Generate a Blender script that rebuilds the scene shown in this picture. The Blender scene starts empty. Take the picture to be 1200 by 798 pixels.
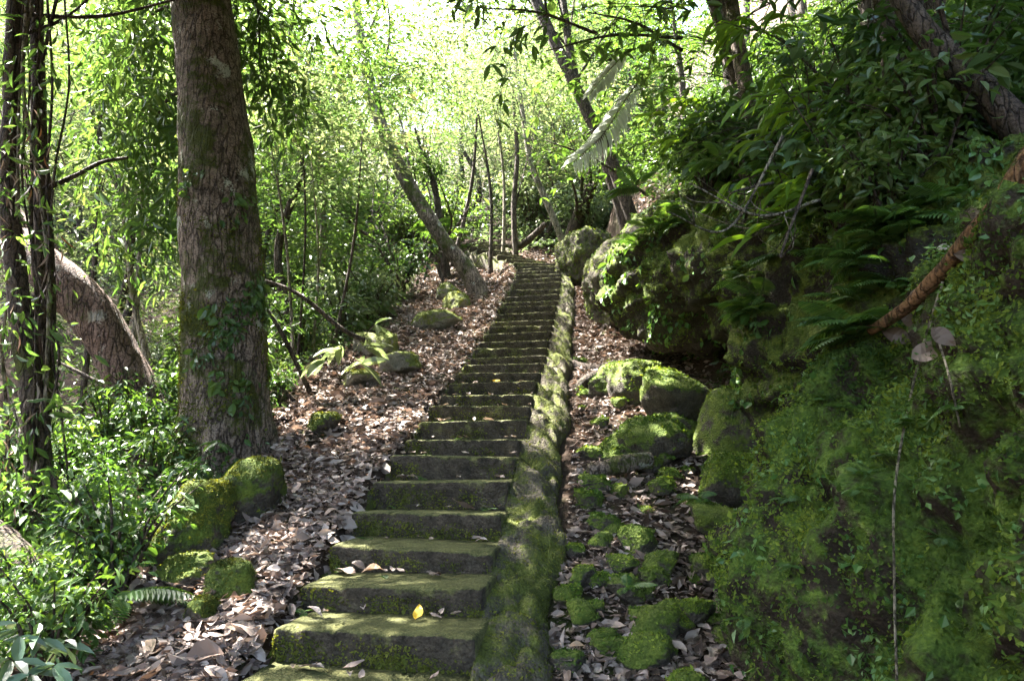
import bpy, math, random
import numpy as np
from mathutils import Vector, Matrix

# ------------------------------------------------------------------ camera, sky, sun, exposure
S = bpy.context.scene
COL = S.collection
EYE = 1.6
FPX = 800.0                       # focal length in pixels of the 1200 px wide photograph
PITCH = math.atan((530 - 399) / FPX)
cam_d = bpy.data.cameras.new('camera')
cam_d.lens = 24.0
cam_d.sensor_width = 36.0
cam_d.clip_start = 0.05
cam_d.clip_end = 600
cam = bpy.data.objects.new('camera', cam_d)
COL.objects.link(cam)
cam.location = (0, 0, EYE)
cam.rotation_euler = (math.radians(90) + PITCH, 0, 0)
S.camera = cam

SUN_AZ = math.radians(-58)        # clockwise from +Y (straight ahead)
SUN_EL = math.radians(60)
sun_dir = Vector((math.sin(SUN_AZ) * math.cos(SUN_EL), math.cos(SUN_AZ) * math.cos(SUN_EL), math.sin(SUN_EL)))
W = bpy.data.worlds.new('World')
S.world = W
W.use_nodes = True
nt = W.node_tree
sky = nt.nodes.new('ShaderNodeTexSky')
sky.sky_type = 'NISHITA'
sky.sun_disc = False
sky.sun_elevation = SUN_EL
sky.sun_rotation = SUN_AZ
sky.dust_density = 4.0
sky.air_density = 1.0
nt.links.new(sky.outputs[0], nt.nodes['Background'].inputs[0])
nt.nodes['Background'].inputs[1].default_value = 0.13
sun_l = bpy.data.lights.new('sun', 'SUN')
sun_l.energy = 5.0
sun_l.angle = math.radians(0.5)
sun_l.color = (1.0, 0.95, 0.86)
sun = bpy.data.objects.new('sun', sun_l)
COL.objects.link(sun)
sun.rotation_euler = sun_dir.to_track_quat('Z', 'Y').to_euler()
S.view_settings.view_transform = 'Standard'
S.view_settings.look = 'None'
S.view_settings.exposure = 4.32
S.view_settings.gamma = 1.0
S.view_settings.use_curve_mapping = False
S.render.engine = 'CYCLES'
S.cycles.max_bounces = 8
S.cycles.diffuse_bounces = 4
S.cycles.glossy_bounces = 2
S.cycles.transmission_bounces = 4
S.cycles.transparent_max_bounces = 4
S.cycles.sample_clamp_indirect = 4.0

# ------------------------------------------------------------------ maths helpers
rng = np.random.default_rng(11)
PERM = np.random.default_rng(5).permutation(512)
GRAD = np.random.default_rng(6).normal(size=(512, 3))
GRAD /= np.linalg.norm(GRAD, axis=1)[:, None]


def perlin(p):
    p = np.asarray(p, float)
    i = np.floor(p).astype(np.int64)
    f = p - i
    w = f * f * f * (f * (f * 6 - 15) + 10)
    out = np.zeros(len(p))
    for dx in (0, 1):
        for dy in (0, 1):
            for dz in (0, 1):
                h = PERM[(PERM[(PERM[(i[:, 0] + dx) & 511] + i[:, 1] + dy) & 511] + i[:, 2] + dz) & 511]
                g = GRAD[h]
                d = (g[:, 0] * (f[:, 0] - dx) + g[:, 1] * (f[:, 1] - dy) + g[:, 2] * (f[:, 2] - dz))
                wt = (w[:, 0] if dx else 1 - w[:, 0]) * (w[:, 1] if dy else 1 - w[:, 1]) * (w[:, 2] if dz else 1 - w[:, 2])
                out += d * wt
    return out


def fbm(p, oct=4, gain=0.5):
    a, s, o = 1.0, 1.0, 0
    for k in range(oct):
        o = o + a * perlin(np.asarray(p) * s + 17.3 * k)
        a *= gain
        s *= 2.03
    return o


def sstep(a, b, x):
    t = np.clip((np.asarray(x, float) - a) / (b - a), 0, 1)
    return t * t * (3 - 2 * t)


def at(px, py, y):
    """world point seen at photo pixel (px, py) at world depth y"""
    r = np.array([(px - 600) / FPX, 0, 0]) + np.array([0, math.cos(PITCH), math.sin(PITCH)]) \
        + (399 - py) / FPX * np.array([0, -math.sin(PITCH), math.cos(PITCH)])
    k = y / r[1]
    return np.array([0, 0, EYE]) + r * k


def unit(v):
    return v / (np.linalg.norm(v, axis=-1, keepdims=True) + 1e-9)


# ------------------------------------------------------------------ mesh helpers
class MB:
    """gathers triangles and builds them as ONE mesh"""
    def __init__(self):
        self.v, self.t, self.r, self.n = [], [], [], 0

    def add(self, v, t, rnd=0.5):
        v = np.asarray(v, float)
        t = np.asarray(t, np.int64)
        if len(v) == 0:
            return
        self.v.append(v)
        self.t.append(t + self.n)
        self.r.append(np.broadcast_to(np.asarray(rnd, float), (len(v),)).copy())
        self.n += len(v)

    def arrays(self):
        return np.concatenate(self.v), np.concatenate(self.t)

    def mesh(self, name, smooth=False):
        v, t = self.arrays()
        r = np.concatenate(self.r)
        me = bpy.data.meshes.new(name)
        me.vertices.add(len(v))
        me.vertices.foreach_set('co', v.astype(np.float32).ravel())
        me.loops.add(3 * len(t))
        me.loops.foreach_set('vertex_index', t.astype(np.int32).ravel())
        me.polygons.add(len(t))
        me.polygons.foreach_set('loop_start', np.arange(len(t), dtype=np.int32) * 3)
        if smooth:
            me.polygons.foreach_set('use_smooth', np.ones(len(t), bool))
        else:
            me.polygons.foreach_set('use_smooth', np.zeros(len(t), bool))
        at_ = me.attributes.new('rnd', 'FLOAT', 'POINT')
        at_.data.foreach_set('value', r.astype(np.float32))
        me.update(calc_edges=True)
        return me


def link(name, me, mat=None, parent=None, loc=None, kind=None):
    o = bpy.data.objects.new(name, me)
    COL.objects.link(o)
    if mat is not None and me is not None and len(me.materials) == 0:
        me.materials.append(mat)
    if parent is not None:
        o.parent = parent
    if loc is not None:
        o.location = [float(c) for c in loc]
    if kind:
        o['kind'] = kind
    return o


def build(mb, name, mat, parent=None, loc=None, smooth=False, kind=None, origin=None):
    if origin is not None:
        mb.v = [a - np.asarray(origin) for a in mb.v]
    return link(name, mb.mesh(name, smooth), mat, parent, loc if loc is not None else (origin if parent is None else None), kind)


def tag(o, label, cat, group=None):
    o['label'] = label
    o['category'] = cat
    if group:
        o['group'] = group
    return o


def thing(name, label, cat, loc=(0, 0, 0), group=None):
    o = bpy.data.objects.new(name, None)
    o.empty_display_size = 0.1
    COL.objects.link(o)
    o.location = [float(c) for c in loc]
    return tag(o, label, cat, group)


def copy_thing(o, loc=None, rotz=None, scale=None, label=None):
    c = o.copy()
    COL.objects.link(c)
    for ch in o.children:
        d = ch.copy()
        COL.objects.link(d)
        d.parent = c
        for g in ch.children:
            e = g.copy()
            COL.objects.link(e)
            e.parent = d
    if loc is not None:
        c.location = [float(q) for q in loc]
    if rotz is not None:
        c.rotation_euler = (0, 0, rotz)
    if scale is not None:
        c.scale = (scale,) * 3
    if label:
        c['label'] = label
    return c


# leaf templates: vertices (along, side, up) and triangles
def tmpl_diamond(fold=0.12):
    return (np.array([[0, 0, 0], [.42, .5, fold], [1, 0, -.04], [.42, -.5, fold]]), np.array([[0, 1, 2], [0, 2, 3]]))


def tmpl_leaf(fold=0.10, droop=0.18, broad=.42):
    xs = [0, .25, .55, .8, 1.0]
    ws = [0.02, .38, .5, .30, 0.0]
    v, idx = [], []
    for x, w in zip(xs, ws):
        z = -droop * x * x
        v += [[x, 0, z], [x, w, z + fold * w * 2], [x, -w, z + fold * w * 2]]
    t = []
    for k in range(4):
        a, b = 3 * k, 3 * k + 3
        t += [[a, b, a + 1], [b, b + 1, a + 1], [a, a + 2, b], [b, a + 2, b + 2]]
    return np.array(v, float), np.array(t)


def tmpl_fine(seed=0):
    r = np.random.default_rng(900 + seed)
    q = np.linspace(0, 1, 8)
    w = .5 * np.sin(np.clip(q, 0, 1) ** .8 * math.pi) ** .8
    v, t = [], []
    f, cu, tw, bend = r.uniform(.05, .4), r.uniform(-.35, .45), r.uniform(-.5, .5), r.uniform(-.2, .2)
    for x, ww in zip(q, w):
        for sd in (-1, 0, 1):
            v.append([x, sd * ww + bend * (x - .5) ** 2 * 2, f * abs(sd) * ww * .8 + cu * (x - .4) ** 2 + tw * sd * ww * (x - .5) + .03 * math.sin(9 * x + 2 * sd + seed)])
    for k in range(7):
        for j in (0, 1):
            a = 3 * k + j
            t += [[a, a + 3, a + 4], [a, a + 4, a + 1]]
    return np.array(v), np.array(t)


def tmpl_dry(curl=0.35, seed=0):
    r = np.random.default_rng(seed)
    v, t = tmpl_leaf(fold=.22 * r.uniform(-.5, 1.2), droop=0)
    v[:, 2] += curl * (v[:, 0] - .5) ** 2 * r.choice([-1, 1]) + .10 * np.sin(v[:, 0] * 6 + r.uniform(0, 6)) * v[:, 1] * 2
    v[:, 1] += .12 * np.sin(v[:, 0] * 3.1) * r.choice([-1, 1])
    return v, t


DIAMOND, LEAF = tmpl_diamond(), tmpl_leaf()
LONG = tmpl_leaf(fold=.12, droop=.35)


def put_leaves(mb, P, D, N, L, Wd, tm=DIAMOND, rnd=None, r=None):
    """lay len(P) leaves: base P, pointing D, upper side N, length L, width Wd"""
    n = len(P)
    if n == 0:
        return
    D = unit(D)
    Sd = unit(np.cross(N, D))
    U = np.cross(D, Sd)
    L = np.broadcast_to(L, (n,))
    Wd = np.broadcast_to(Wd, (n,))
    tv, tt = tm
    V = (P[:, None, :] + tv[None, :, 0, None] * (D * L[:, None])[:, None, :]
         + tv[None, :, 1, None] * (Sd * Wd[:, None])[:, None, :]
         + tv[None, :, 2, None] * (U * L[:, None])[:, None, :])
    T = tt[None] + (np.arange(n) * len(tv))[:, None, None]
    if rnd is None:
        rnd = (r or rng).random(n)
    mb.add(V.reshape(-1, 3), T.reshape(-1, 3), np.repeat(rnd, len(tv)))


def spline(pts, n):
    pts = np.asarray(pts, float)
    if len(pts) < 3:
        s = np.linspace(0, 1, n)[:, None]
        return pts[0] * (1 - s) + pts[-1] * s
    P = np.vstack([2 * pts[0] - pts[1], pts, 2 * pts[-1] - pts[-2]])
    out = []
    m = len(pts) - 1
    for q in np.linspace(0, m - 1e-6, n):
        k = int(q)
        t = q - k
        a, b, c, d = P[k:k + 4]
        out.append(.5 * ((2 * b) + (-a + c) * t + (2 * a - 5 * b + 4 * c - d) * t ** 2 + (-a + 3 * b - 3 * c + d) * t ** 3))
    return np.array(out)


def tube(mb, pts, rad, seg=8, n=None, rough=0.0, rough_scale=3.0, flare=0.0, rnd=.5, ridge=0):
    """tapered limb along a smooth path; rough makes it knobbly"""
    n = n or max(4, 4 * len(pts))
    c = spline(pts, n)
    rr = np.interp(np.linspace(0, 1, n), np.linspace(0, 1, len(np.atleast_1d(rad))), np.atleast_1d(rad)) if np.ndim(rad) else np.full(n, rad)
    tan = unit(np.gradient(c, axis=0))
    ref = np.array([0.0, 0.0, 1.0]) if abs(tan[0][2]) < .9 else np.array([0.0, 1.0, 0.0])
    a = unit(np.cross(tan, ref))
    for k in range(1, n):
        q = a[k - 1] - tan[k] * np.dot(a[k - 1], tan[k])
        a[k] = q / (np.linalg.norm(q) + 1e-9)
    b = np.cross(tan, a)
    th = np.linspace(0, 2 * math.pi, seg, endpoint=False)
    dirs = np.cos(th)[None, :, None] * a[:, None, :] + np.sin(th)[None, :, None] * b[:, None, :]
    R = np.repeat(rr[:, None], seg, 1)
    if flare:
        t = np.linspace(0, 1, n)
        R = R * (1 + flare * np.exp(-t * 14)[:, None] * (1 + .55 * np.sin(th * 4 + .7)[None, :] + .3 * np.sin(th * 7 + 2)[None, :]))
    V = c[:, None, :] + dirs * R[:, :, None]
    if rough:
        q = V.reshape(-1, 3) * rough_scale
        nz = fbm(q * np.array([1, 1, .45]), 4).reshape(n, seg)
        R2 = R * (1 + rough * nz)
        if ridge:
            R2 = R2 * (1 + ridge * np.abs(fbm(V.reshape(-1, 3) * np.array([16, 16, 5]), 3)).reshape(n, seg))
        V = c[:, None, :] + dirs * R2[:, :, None]
    V = V.reshape(-1, 3)
    k, s = np.meshgrid(np.arange(n - 1), np.arange(seg), indexing='ij')
    i0 = k * seg + s
    i1 = k * seg + (s + 1) % seg
    i2, i3 = i0 + seg, i1 + seg
    T = np.concatenate([np.stack([i0, i1, i3], -1).reshape(-1, 3), np.stack([i0, i3, i2], -1).reshape(-1, 3)])
    nv = len(V)
    V = np.vstack([V, c[0], c[-1]])
    s = np.arange(seg)
    T = np.vstack([T, np.stack([(s + 1) % seg, s, np.full(seg, nv)], -1),
                   np.stack([(n - 1) * seg + s, (n - 1) * seg + (s + 1) % seg, np.full(seg, nv + 1)], -1)])
    mb.add(V, T, rnd)
    return c


def sample_surface(v, t, n, r, keep=None):
    a, b, c = v[t[:, 0]], v[t[:, 1]], v[t[:, 2]]
    cr = np.cross(b - a, c - a)
    ar = np.linalg.norm(cr, axis=1)
    nr = cr / (ar[:, None] + 1e-12)
    w = ar.copy()
    if keep is not None:
        w *= keep((a + b + c) / 3, nr)
    k = r.choice(len(t), n, p=w / w.sum())
    u, q = r.random(n), r.random(n)
    m = u + q > 1
    u[m], q[m] = 1 - u[m], 1 - q[m]
    p = a[k] + u[:, None] * (b - a)[k] + q[:, None] * (c - a)[k]
    return p, nr[k]


# ------------------------------------------------------------------ materials
def mat_new(name):
    m = bpy.data.materials.new(name)
    m.use_nodes = True
    nt = m.node_tree
    for n in list(nt.nodes):
        nt.nodes.remove(n)
    out = nt.nodes.new('ShaderNodeOutputMaterial')
    return m, nt, out


def N(nt, typ, **kw):
    n = nt.nodes.new(typ)
    for k, v in kw.items():
        if k.startswith('i_'):
            n.inputs[k[2:].replace('_', ' ')].default_value = v
        else:
            setattr(n, k, v)
    return n


def ramp(nt, src, stops):
    n = nt.nodes.new('ShaderNodeValToRGB')
    cr = n.color_ramp
    while len(cr.elements) < len(stops):
        cr.elements.new(.5)
    for e, (p, c) in zip(cr.elements, stops):
        e.position = p
        e.color = (*c, 1) if len(c) == 3 else c
    nt.links.new(src, n.inputs[0])
    return n.outputs[0]


def noise(nt, scale, detail=4, rough=.6, vec=None, dist=0):
    n = N(nt, 'ShaderNodeTexNoise')
    n.inputs['Scale'].default_value = scale
    n.inputs['Detail'].default_value = detail
    n.inputs['Roughness'].default_value = rough
    n.inputs['Distortion'].default_value = dist
    if vec is not None:
        nt.links.new(vec, n.inputs['Vector'])
    return n.outputs['Fac']


def coord(nt, scale=(1, 1, 1), world=True):
    if world:
        src = N(nt, 'ShaderNodeNewGeometry').outputs['Position']
    else:
        src = N(nt, 'ShaderNodeTexCoord').outputs['Object']
    mp = N(nt, 'ShaderNodeMapping')
    mp.inputs['Scale'].default_value = scale
    nt.links.new(src, mp.inputs['Vector'])
    return mp.outputs[0]


def mixc(nt, fac, a, b):
    n = N(nt, 'ShaderNodeMix', data_type='RGBA')
    for i, s in ((0, fac), (6, a), (7, b)):
        if hasattr(s, 'links'):
            nt.links.new(s, n.inputs[i])
        elif i == 0:
            n.inputs[0].default_value = s
        else:
            n.inputs[i].default_value = (*s, 1)
    return n.outputs[2]


def mth(nt, op, a, b=None, clamp=False):
    n = N(nt, 'ShaderNodeMath', operation=op, use_clamp=clamp)
    for i, s in ((0, a), (1, b)):
        if s is None:
            continue
        if hasattr(s, 'links'):
            nt.links.new(s, n.inputs[i])
        else:
            n.inputs[i].default_value = s
    return n.outputs[0]


def bump(nt, h, strength=.5, dist=.02, nrm=None):
    n = N(nt, 'ShaderNodeBump')
    n.inputs['Strength'].default_value = strength
    n.inputs['Distance'].default_value = dist
    nt.links.new(h, n.inputs['Height'])
    if nrm is not None:
        nt.links.new(nrm, n.inputs['Normal'])
    return n.outputs[0]


def principled(nt, out, col, rough=.7, spec=.3, nrm=None):
    p = N(nt, 'ShaderNodeBsdfPrincipled')
    if hasattr(col, 'links'):
        nt.links.new(col, p.inputs['Base Color'])
    else:
        p.inputs['Base Color'].default_value = (*col, 1)
    if hasattr(rough, 'links'):
        nt.links.new(rough, p.inputs['Roughness'])
    else:
        p.inputs['Roughness'].default_value = rough
    p.inputs['Specular IOR Level'].default_value = spec
    if nrm is not None:
        nt.links.new(nrm, p.inputs['Normal'])
    if out is not None:
        nt.links.new(p.outputs[0], out.inputs[0])
    return p.outputs[0]


def leaf_mat(name, stops, trans=.45, tcol=(1.5, 1.35, .5), rough=.42, spec=.45):
    """leaf: glossy upper side, light shines through; stops ramp over the per-leaf random value"""
    m, nt, out = mat_new(name)
    a = N(nt, 'ShaderNodeAttribute', attribute_name='rnd')
    oi = N(nt, 'ShaderNodeObjectInfo')
    f = mth(nt, 'ADD', a.outputs['Fac'], mth(nt, 'MULTIPLY', mth(nt, 'SUBTRACT', oi.outputs['Random'], .5), .35), clamp=True)
    c = ramp(nt, f, stops)
    p = principled(nt, None, c, rough, spec)
    tr = N(nt, 'ShaderNodeBsdfTranslucent')
    mul = N(nt, 'ShaderNodeVectorMath', operation='MULTIPLY')
    nt.links.new(c, mul.inputs[0])
    mul.inputs[1].default_value = tcol
    nt.links.new(mul.outputs[0], tr.inputs[0])
    mx = N(nt, 'ShaderNodeMixShader')
    mx.inputs[0].default_value = trans
    nt.links.new(p, mx.inputs[1])
    nt.links.new(tr.outputs[0], mx.inputs[2])
    nt.links.new(mx.outputs[0], out.inputs[0])
    return m


M = {}
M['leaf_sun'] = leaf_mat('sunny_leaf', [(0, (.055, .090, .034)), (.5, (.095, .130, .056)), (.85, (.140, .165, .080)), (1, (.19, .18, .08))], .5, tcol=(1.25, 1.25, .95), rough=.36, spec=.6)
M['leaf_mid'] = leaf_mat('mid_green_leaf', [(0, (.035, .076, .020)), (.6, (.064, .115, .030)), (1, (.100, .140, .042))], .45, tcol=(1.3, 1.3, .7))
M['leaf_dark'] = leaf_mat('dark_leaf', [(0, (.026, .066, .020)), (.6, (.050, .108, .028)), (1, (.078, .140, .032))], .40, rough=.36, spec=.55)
M['leaf_blue'] = leaf_mat('blue_green_leaf', [(0, (.055, .105, .065)), (.6, (.085, .15, .095)), (1, (.15, .20, .15))], .25, rough=.34, spec=.6)
M['leaf_long'] = leaf_mat('long_leaf', [(0, (.070, .140, .016)), (.6, (.10, .19, .02)), (1, (.15, .22, .03))], .55)
M['leaf_fern'] = leaf_mat('fern_leaf', [(0, (.035, .085, .025)), (.6, (.060, .125, .030)), (1, (.090, .150, .040))], .4)
M['leaf_silver'] = leaf_mat('silvery_leaf', [(0, (.42, .46, .42)), (1, (.62, .65, .60))], .3, tcol=(1, 1, .9), rough=.4, spec=.6)
M['leaf_yellow'] = leaf_mat('yellow_leaf', [(0, (.62, .40, .03)), (1, (.70, .48, .05))], .35, tcol=(1.1, 1, .5))
M['leaf_dry'] = leaf_mat('dry_leaf', [(0, (.060, .042, .032)), (.3, (.16, .115, .095)), (.65, (.24, .19, .165)), (.92, (.35, .295, .265)), (.97, (.33, .24, .16)), (1, (.30, .13, .05))], .12, tcol=(1.1, .9, .7), rough=.55, spec=.35)
M['moss_bit'] = leaf_mat('moss_bit', [(0, (.035, .045, .010)), (.5, (.080, .098, .018)), (1, (.145, .155, .026))], .3, rough=.7, spec=.15)
M['moss_fresh'] = leaf_mat('fresh_moss_bit', [(0, (.026, .054, .011)), (.5, (.074, .126, .020)), (1, (.165, .215, .032))], .3, rough=.7, spec=.15)
M['creeper'] = leaf_mat('creeper_leaf', [(0, (.034, .085, .022)), (.5, (.060, .140, .036)), (1, (.100, .180, .045))], .3, rough=.4, spec=.4)


def bark_mat(name, c0, c1, moss=.4, moss_c=((.028, .040, .008), (.075, .085, .016)), lichen=.0, scale=1.0):
    m, nt, out = mat_new(name)
    v = coord(nt, (11 * scale, 11 * scale, 2.6 * scale))
    v2 = coord(nt, (1, 1, 1))
    n1 = noise(nt, 1.6, 9, .72, v, .6)
    n2 = noise(nt, 60, 4, .65, v2)
    n3 = noise(nt, 4.5, 5, .7, v2)
    wv = N(nt, 'ShaderNodeVectorMath', operation='ADD')
    nt.links.new(v, wv.inputs[0])
    nn = N(nt, 'ShaderNodeTexNoise')
    nn.inputs['Scale'].default_value = 1.3
    nn.inputs['Detail'].default_value = 4
    nt.links.new(v, nn.inputs['Vector'])
    nt.links.new(nn.outputs['Color'], wv.inputs[1])
    vor = N(nt, 'ShaderNodeTexVoronoi', feature='DISTANCE_TO_EDGE')
    vor.inputs['Scale'].default_value = 1.7
    nt.links.new(wv.outputs[0], vor.inputs['Vector'])
    crack = ramp(nt, vor.outputs['Distance'], [(.0, (1, 1, 1)), (.10, (0, 0, 0))])
    c = ramp(nt, n1, [(.30, c0), (.48, tuple((a + b) / 2 for a, b in zip(c0, c1))), (.66, c1)])
    c = mixc(nt, ramp(nt, n3, [(.40, (0, 0, 0)), (.62, (.6, .6, .6))]), c, tuple(1.2 * a + .03 for a in c1))
    c = mixc(nt, ramp(nt, n2, [(.38, (.75, .75, .75)), (.55, (0, 0, 0))]), c, tuple(x * .5 for x in c0))
    c = mixc(nt, mth(nt, 'MULTIPLY', crack, .85), c, tuple(x * .3 for x in c0))
    if lichen:
        ln = mth(nt, 'ADD', noise(nt, 3.2, 3, .5, v2), mth(nt, 'MULTIPLY', mth(nt, 'SUBTRACT', n2, .5), .3))
        c = mixc(nt, ramp(nt, ln, [(.62, (0, 0, 0)), (.66, (lichen,) * 3)]), c, (.42, .44, .38))
    mn = mth(nt, 'ADD', noise(nt, 2.0, 6, .72, v2), mth(nt, 'MULTIPLY', mth(nt, 'SUBTRACT', n2, .5), .35))
    mm = ramp(nt, mn, [(.66 - moss * .35, (0, 0, 0)), (.74 - moss * .35, (1, 1, 1))])
    mc = ramp(nt, noise(nt, 55, 3, .6, v2), [(.3, moss_c[0]), (.7, moss_c[1])])
    c = mixc(nt, mm, c, mc)
    h = mth(nt, 'ADD', mth(nt, 'SUBTRACT', n1, mth(nt, 'MULTIPLY', crack, .5)), mth(nt, 'MULTIPLY', n2, .35))
    b = bump(nt, h, 1.0, .05)
    principled(nt, out, c, .85, .2, b)
    return m


M['bark_big'] = bark_mat('big_bark', (.040, .027, .021), (.29, .225, .185), .50, lichen=.95)
M['bark_red'] = bark_mat('reddish_bark', (.060, .034, .025), (.22, .14, .11), .25, lichen=.4)
M['bark_dark'] = bark_mat('dark_bark', (.028, .020, .016), (.11, .080, .062), .25)
M['bark_pale'] = bark_mat('pale_bark', (.09, .075, .055), (.30, .26, .20), .30, moss_c=((.05, .07, .012), (.13, .15, .03)))
M['bark_orange'] = bark_mat('orange_bark', (.10, .048, .022), (.30, .16, .075), .35)


def moss_stone(name, stone0, stone1, moss_amt, up=.5, m0=(.030, .045, .007), m1=(.080, .105, .014), m2=(.14, .165, .022), bump_s=.9, world=True):
    """stone under patchy moss: thicker on upward faces"""
    m, nt, out = mat_new(name)
    v = coord(nt, world=world)
    geo = N(nt, 'ShaderNodeNewGeometry')
    sx = N(nt, 'ShaderNodeSeparateXYZ')
    nt.links.new(geo.outputs['Normal'], sx.inputs[0])
    big = noise(nt, 2.3, 5, .65, v)
    mid = noise(nt, 11, 5, .65, v)
    fine = noise(nt, 70, 4, .7, v)
    vor = N(nt, 'ShaderNodeTexVoronoi')
    vor.inputs['Scale'].default_value = 55
    nt.links.new(v, vor.inputs['Vector'])
    s = ramp(nt, mid, [(.3, stone0), (.7, stone1)])
    s = mixc(nt, ramp(nt, fine, [(.35, (.5, .5, .5)), (.6, (0, 0, 0))]), s, tuple(.35 * x for x in stone0))
    mc = ramp(nt, mth(nt, 'ADD', mth(nt, 'MULTIPLY', mid, .55), mth(nt, 'MULTIPLY', fine, .5)), [(.36, m0), (.52, m1), (.68, m2)])
    f = mth(nt, 'ADD', mth(nt, 'ADD', big, mth(nt, 'MULTIPLY', mth(nt, 'SUBTRACT', mid, .5), .7)), mth(nt, 'MULTIPLY', sx.outputs[2], up * .35))
    mk = ramp(nt, f, [(.62 - moss_amt * .4, (0, 0, 0)), (.74 - moss_amt * .4, (1, 1, 1))])
    c = mixc(nt, mk, s, mc)
    h = mth(nt, 'ADD', mth(nt, 'MULTIPLY', fine, .6), mth(nt, 'ADD', mth(nt, 'MULTIPLY', mid, .8), mth(nt, 'MULTIPLY', vor.outputs['Distance'], -.5)))
    b = bump(nt, h, bump_s, .03)
    principled(nt, out, c, .88, .18, b)
    return m


M['stone_step'] = moss_stone('mossy_step_stone', (.020, .017, .013), (.110, .088, .064), .15, 1.0, m0=(.026, .030, .011), m1=(.074, .078, .028), m2=(.145, .142, .056))
M['moss_bank'] = moss_stone('mossy_bank', (.035, .030, .022), (.15, .13, .10), .28, .3, m0=(.024, .030, .009), m1=(.062, .074, .017), m2=(.12, .135, .028))
M['moss_rock'] = moss_stone('mossy_rock', (.030, .026, .021), (.11, .095, .075), .40, 1.0, m0=(.022, .036, .008), m1=(.058, .085, .014), m2=(.11, .14, .022))
M['cliff_near'] = moss_stone('mossy_cliff', (.016, .012, .008), (.055, .040, .028), .42, .3, m0=(.020, .040, .008), m1=(.050, .090, .015), m2=(.10, .15, .022))
M['cliff_back'] = moss_stone('dark_cliff', (.016, .014, .010), (.052, .043, .033), .46, .5, m0=(.020, .034, .007), m1=(.055, .080, .013), m2=(.12, .145, .022))
M['pale_rock'] = moss_stone('pale_rock', (.13, .125, .10), (.30, .28, .23), .45, .6, m1=(.11, .13, .03), m2=(.19, .21, .06))

m, nt_, out = mat_new('forest_soil')
v = coord(nt_)
c = ramp(nt_, noise(nt_, 6, 6, .7, v), [(.3, (.018, .012, .009)), (.6, (.055, .038, .028)), (.8, (.10, .072, .055))])
mk = ramp(nt_, noise(nt_, 1.2, 5, .7, v), [(.52, (0, 0, 0)), (.66, (.8, .8, .8))])
c = mixc(nt_, mk, c, ramp(nt_, noise(nt_, 30, 4, .7, v), [(.35, (.02, .035, .008)), (.7, (.06, .085, .016))]))
principled(nt_, out, c, .95, .1, bump(nt_, noise(nt_, 22, 6, .7, v), 1.0, .05))
M['soil'] = m

# ------------------------------------------------------------------ the stair line, measured from the photograph
# nose of each step: left x, left y, right x, right y (photo pixels)
MEAS = [(309.5, 737, 558, 746), (348, 683, 563, 692.5), (380, 639, 575.5, 647), (410, 601, 586, 603), (434, 564, 595.5, 565),
        (456, 534.5, 602.5, 535), (473, 515, 612.5, 515), (489, 494, 615, 492), (501.7, 477, 619, 474.5), (514, 464, 624, 461),
        (524, 450, 628, 446), (534, 438, 632.5, 435.5), (543, 428, 636.7, 424.7), (550, 419.5, 637.5, 416), (556.7, 410, 641.7, 406),
        (561.7, 401, 642, 398), (567.5, 391.7, 645, 387.5), (573, 383, 646.7, 381.7), (576.8, 377, 648, 374.8), (581.3, 368.5, 650.5, 365),
        (586.6, 360, 651.5, 357.6), (590, 354.6, 653, 351.6), (594, 347.9, 655, 344.4), (596.8, 340.6, 655.4, 337.6), (599, 332, 656.5, 330.6),
        (602, 326.8, 657, 325.6), (604.6, 322, 657, 321), (604.6, 318, 656.5, 317), (604.6, 314.6, 655, 313.6)]
YAW0 = math.radians(10)
SW = 1.0
mm = np.array(MEAS)
ii = np.arange(len(mm))
wpx = np.hypot(mm[:, 2] - mm[:, 0], 0)
zc = FPX * SW * math.cos(YAW0) / wpx
zc = np.exp(np.polyval(np.polyfit(ii, np.log(zc), 4), ii))
cx = np.polyval(np.polyfit(ii, (mm[:, 0] + mm[:, 2]) / 2, 5), ii)
cy = (mm[:, 1] + mm[:, 3]) / 2
Fv = np.array([0, math.cos(PITCH), math.sin(PITCH)])
Uv = np.array([0, -math.sin(PITCH), math.cos(PITCH)])
Rv = np.array([1.0, 0, 0])
NOSE = [np.array([0, 0, EYE]) + zc[k] * (Fv + Rv * (cx[k] - 600) / FPX + Uv * (399 - cy[k]) / FPX) for k in ii]
YAW = [YAW0] * len(NOSE)
rise0 = NOSE[1][2] - NOSE[0][2]
first = []
for k in range(1, 4):                                   # steps nearer than the first one fully in view
    first.insert(0, NOSE[0] - np.array([.06 * k, .40 * k, .16 * k]))
NOSE = first + NOSE
YAW = [YAW0] * 3 + YAW
p = NOSE[-1].copy()
for k in range(11):                                     # the flight bends left, then runs on uphill
    h = math.radians([-4, 12, 28, 38, 42, 40, 30, 14, 4, 0, 0][k])
    p = p + np.array([-.40 * math.sin(h), .40 * math.cos(h), .172])
    NOSE.append(p.copy())
    YAW.append(-h * .55)
NOSE = np.array(NOSE)
print('stairs y', NOSE[:, 1].round(2), 'z', NOSE[:, 2].round(2))
ys_k = np.concatenate([[-30, 0.6], NOSE[:, 1], [NOSE[-1, 1] + 8, 60, 140]])
zs_k = np.concatenate([[-.4, 0.05], NOSE[:, 2], [NOSE[-1, 2] + 4.0, NOSE[-1, 2] + 24, NOSE[-1, 2] + 46]])
xs_k = np.concatenate([[-1.2, -1.0], NOSE[:, 0], [NOSE[-1, 0] - .5, -3, -3]])


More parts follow.
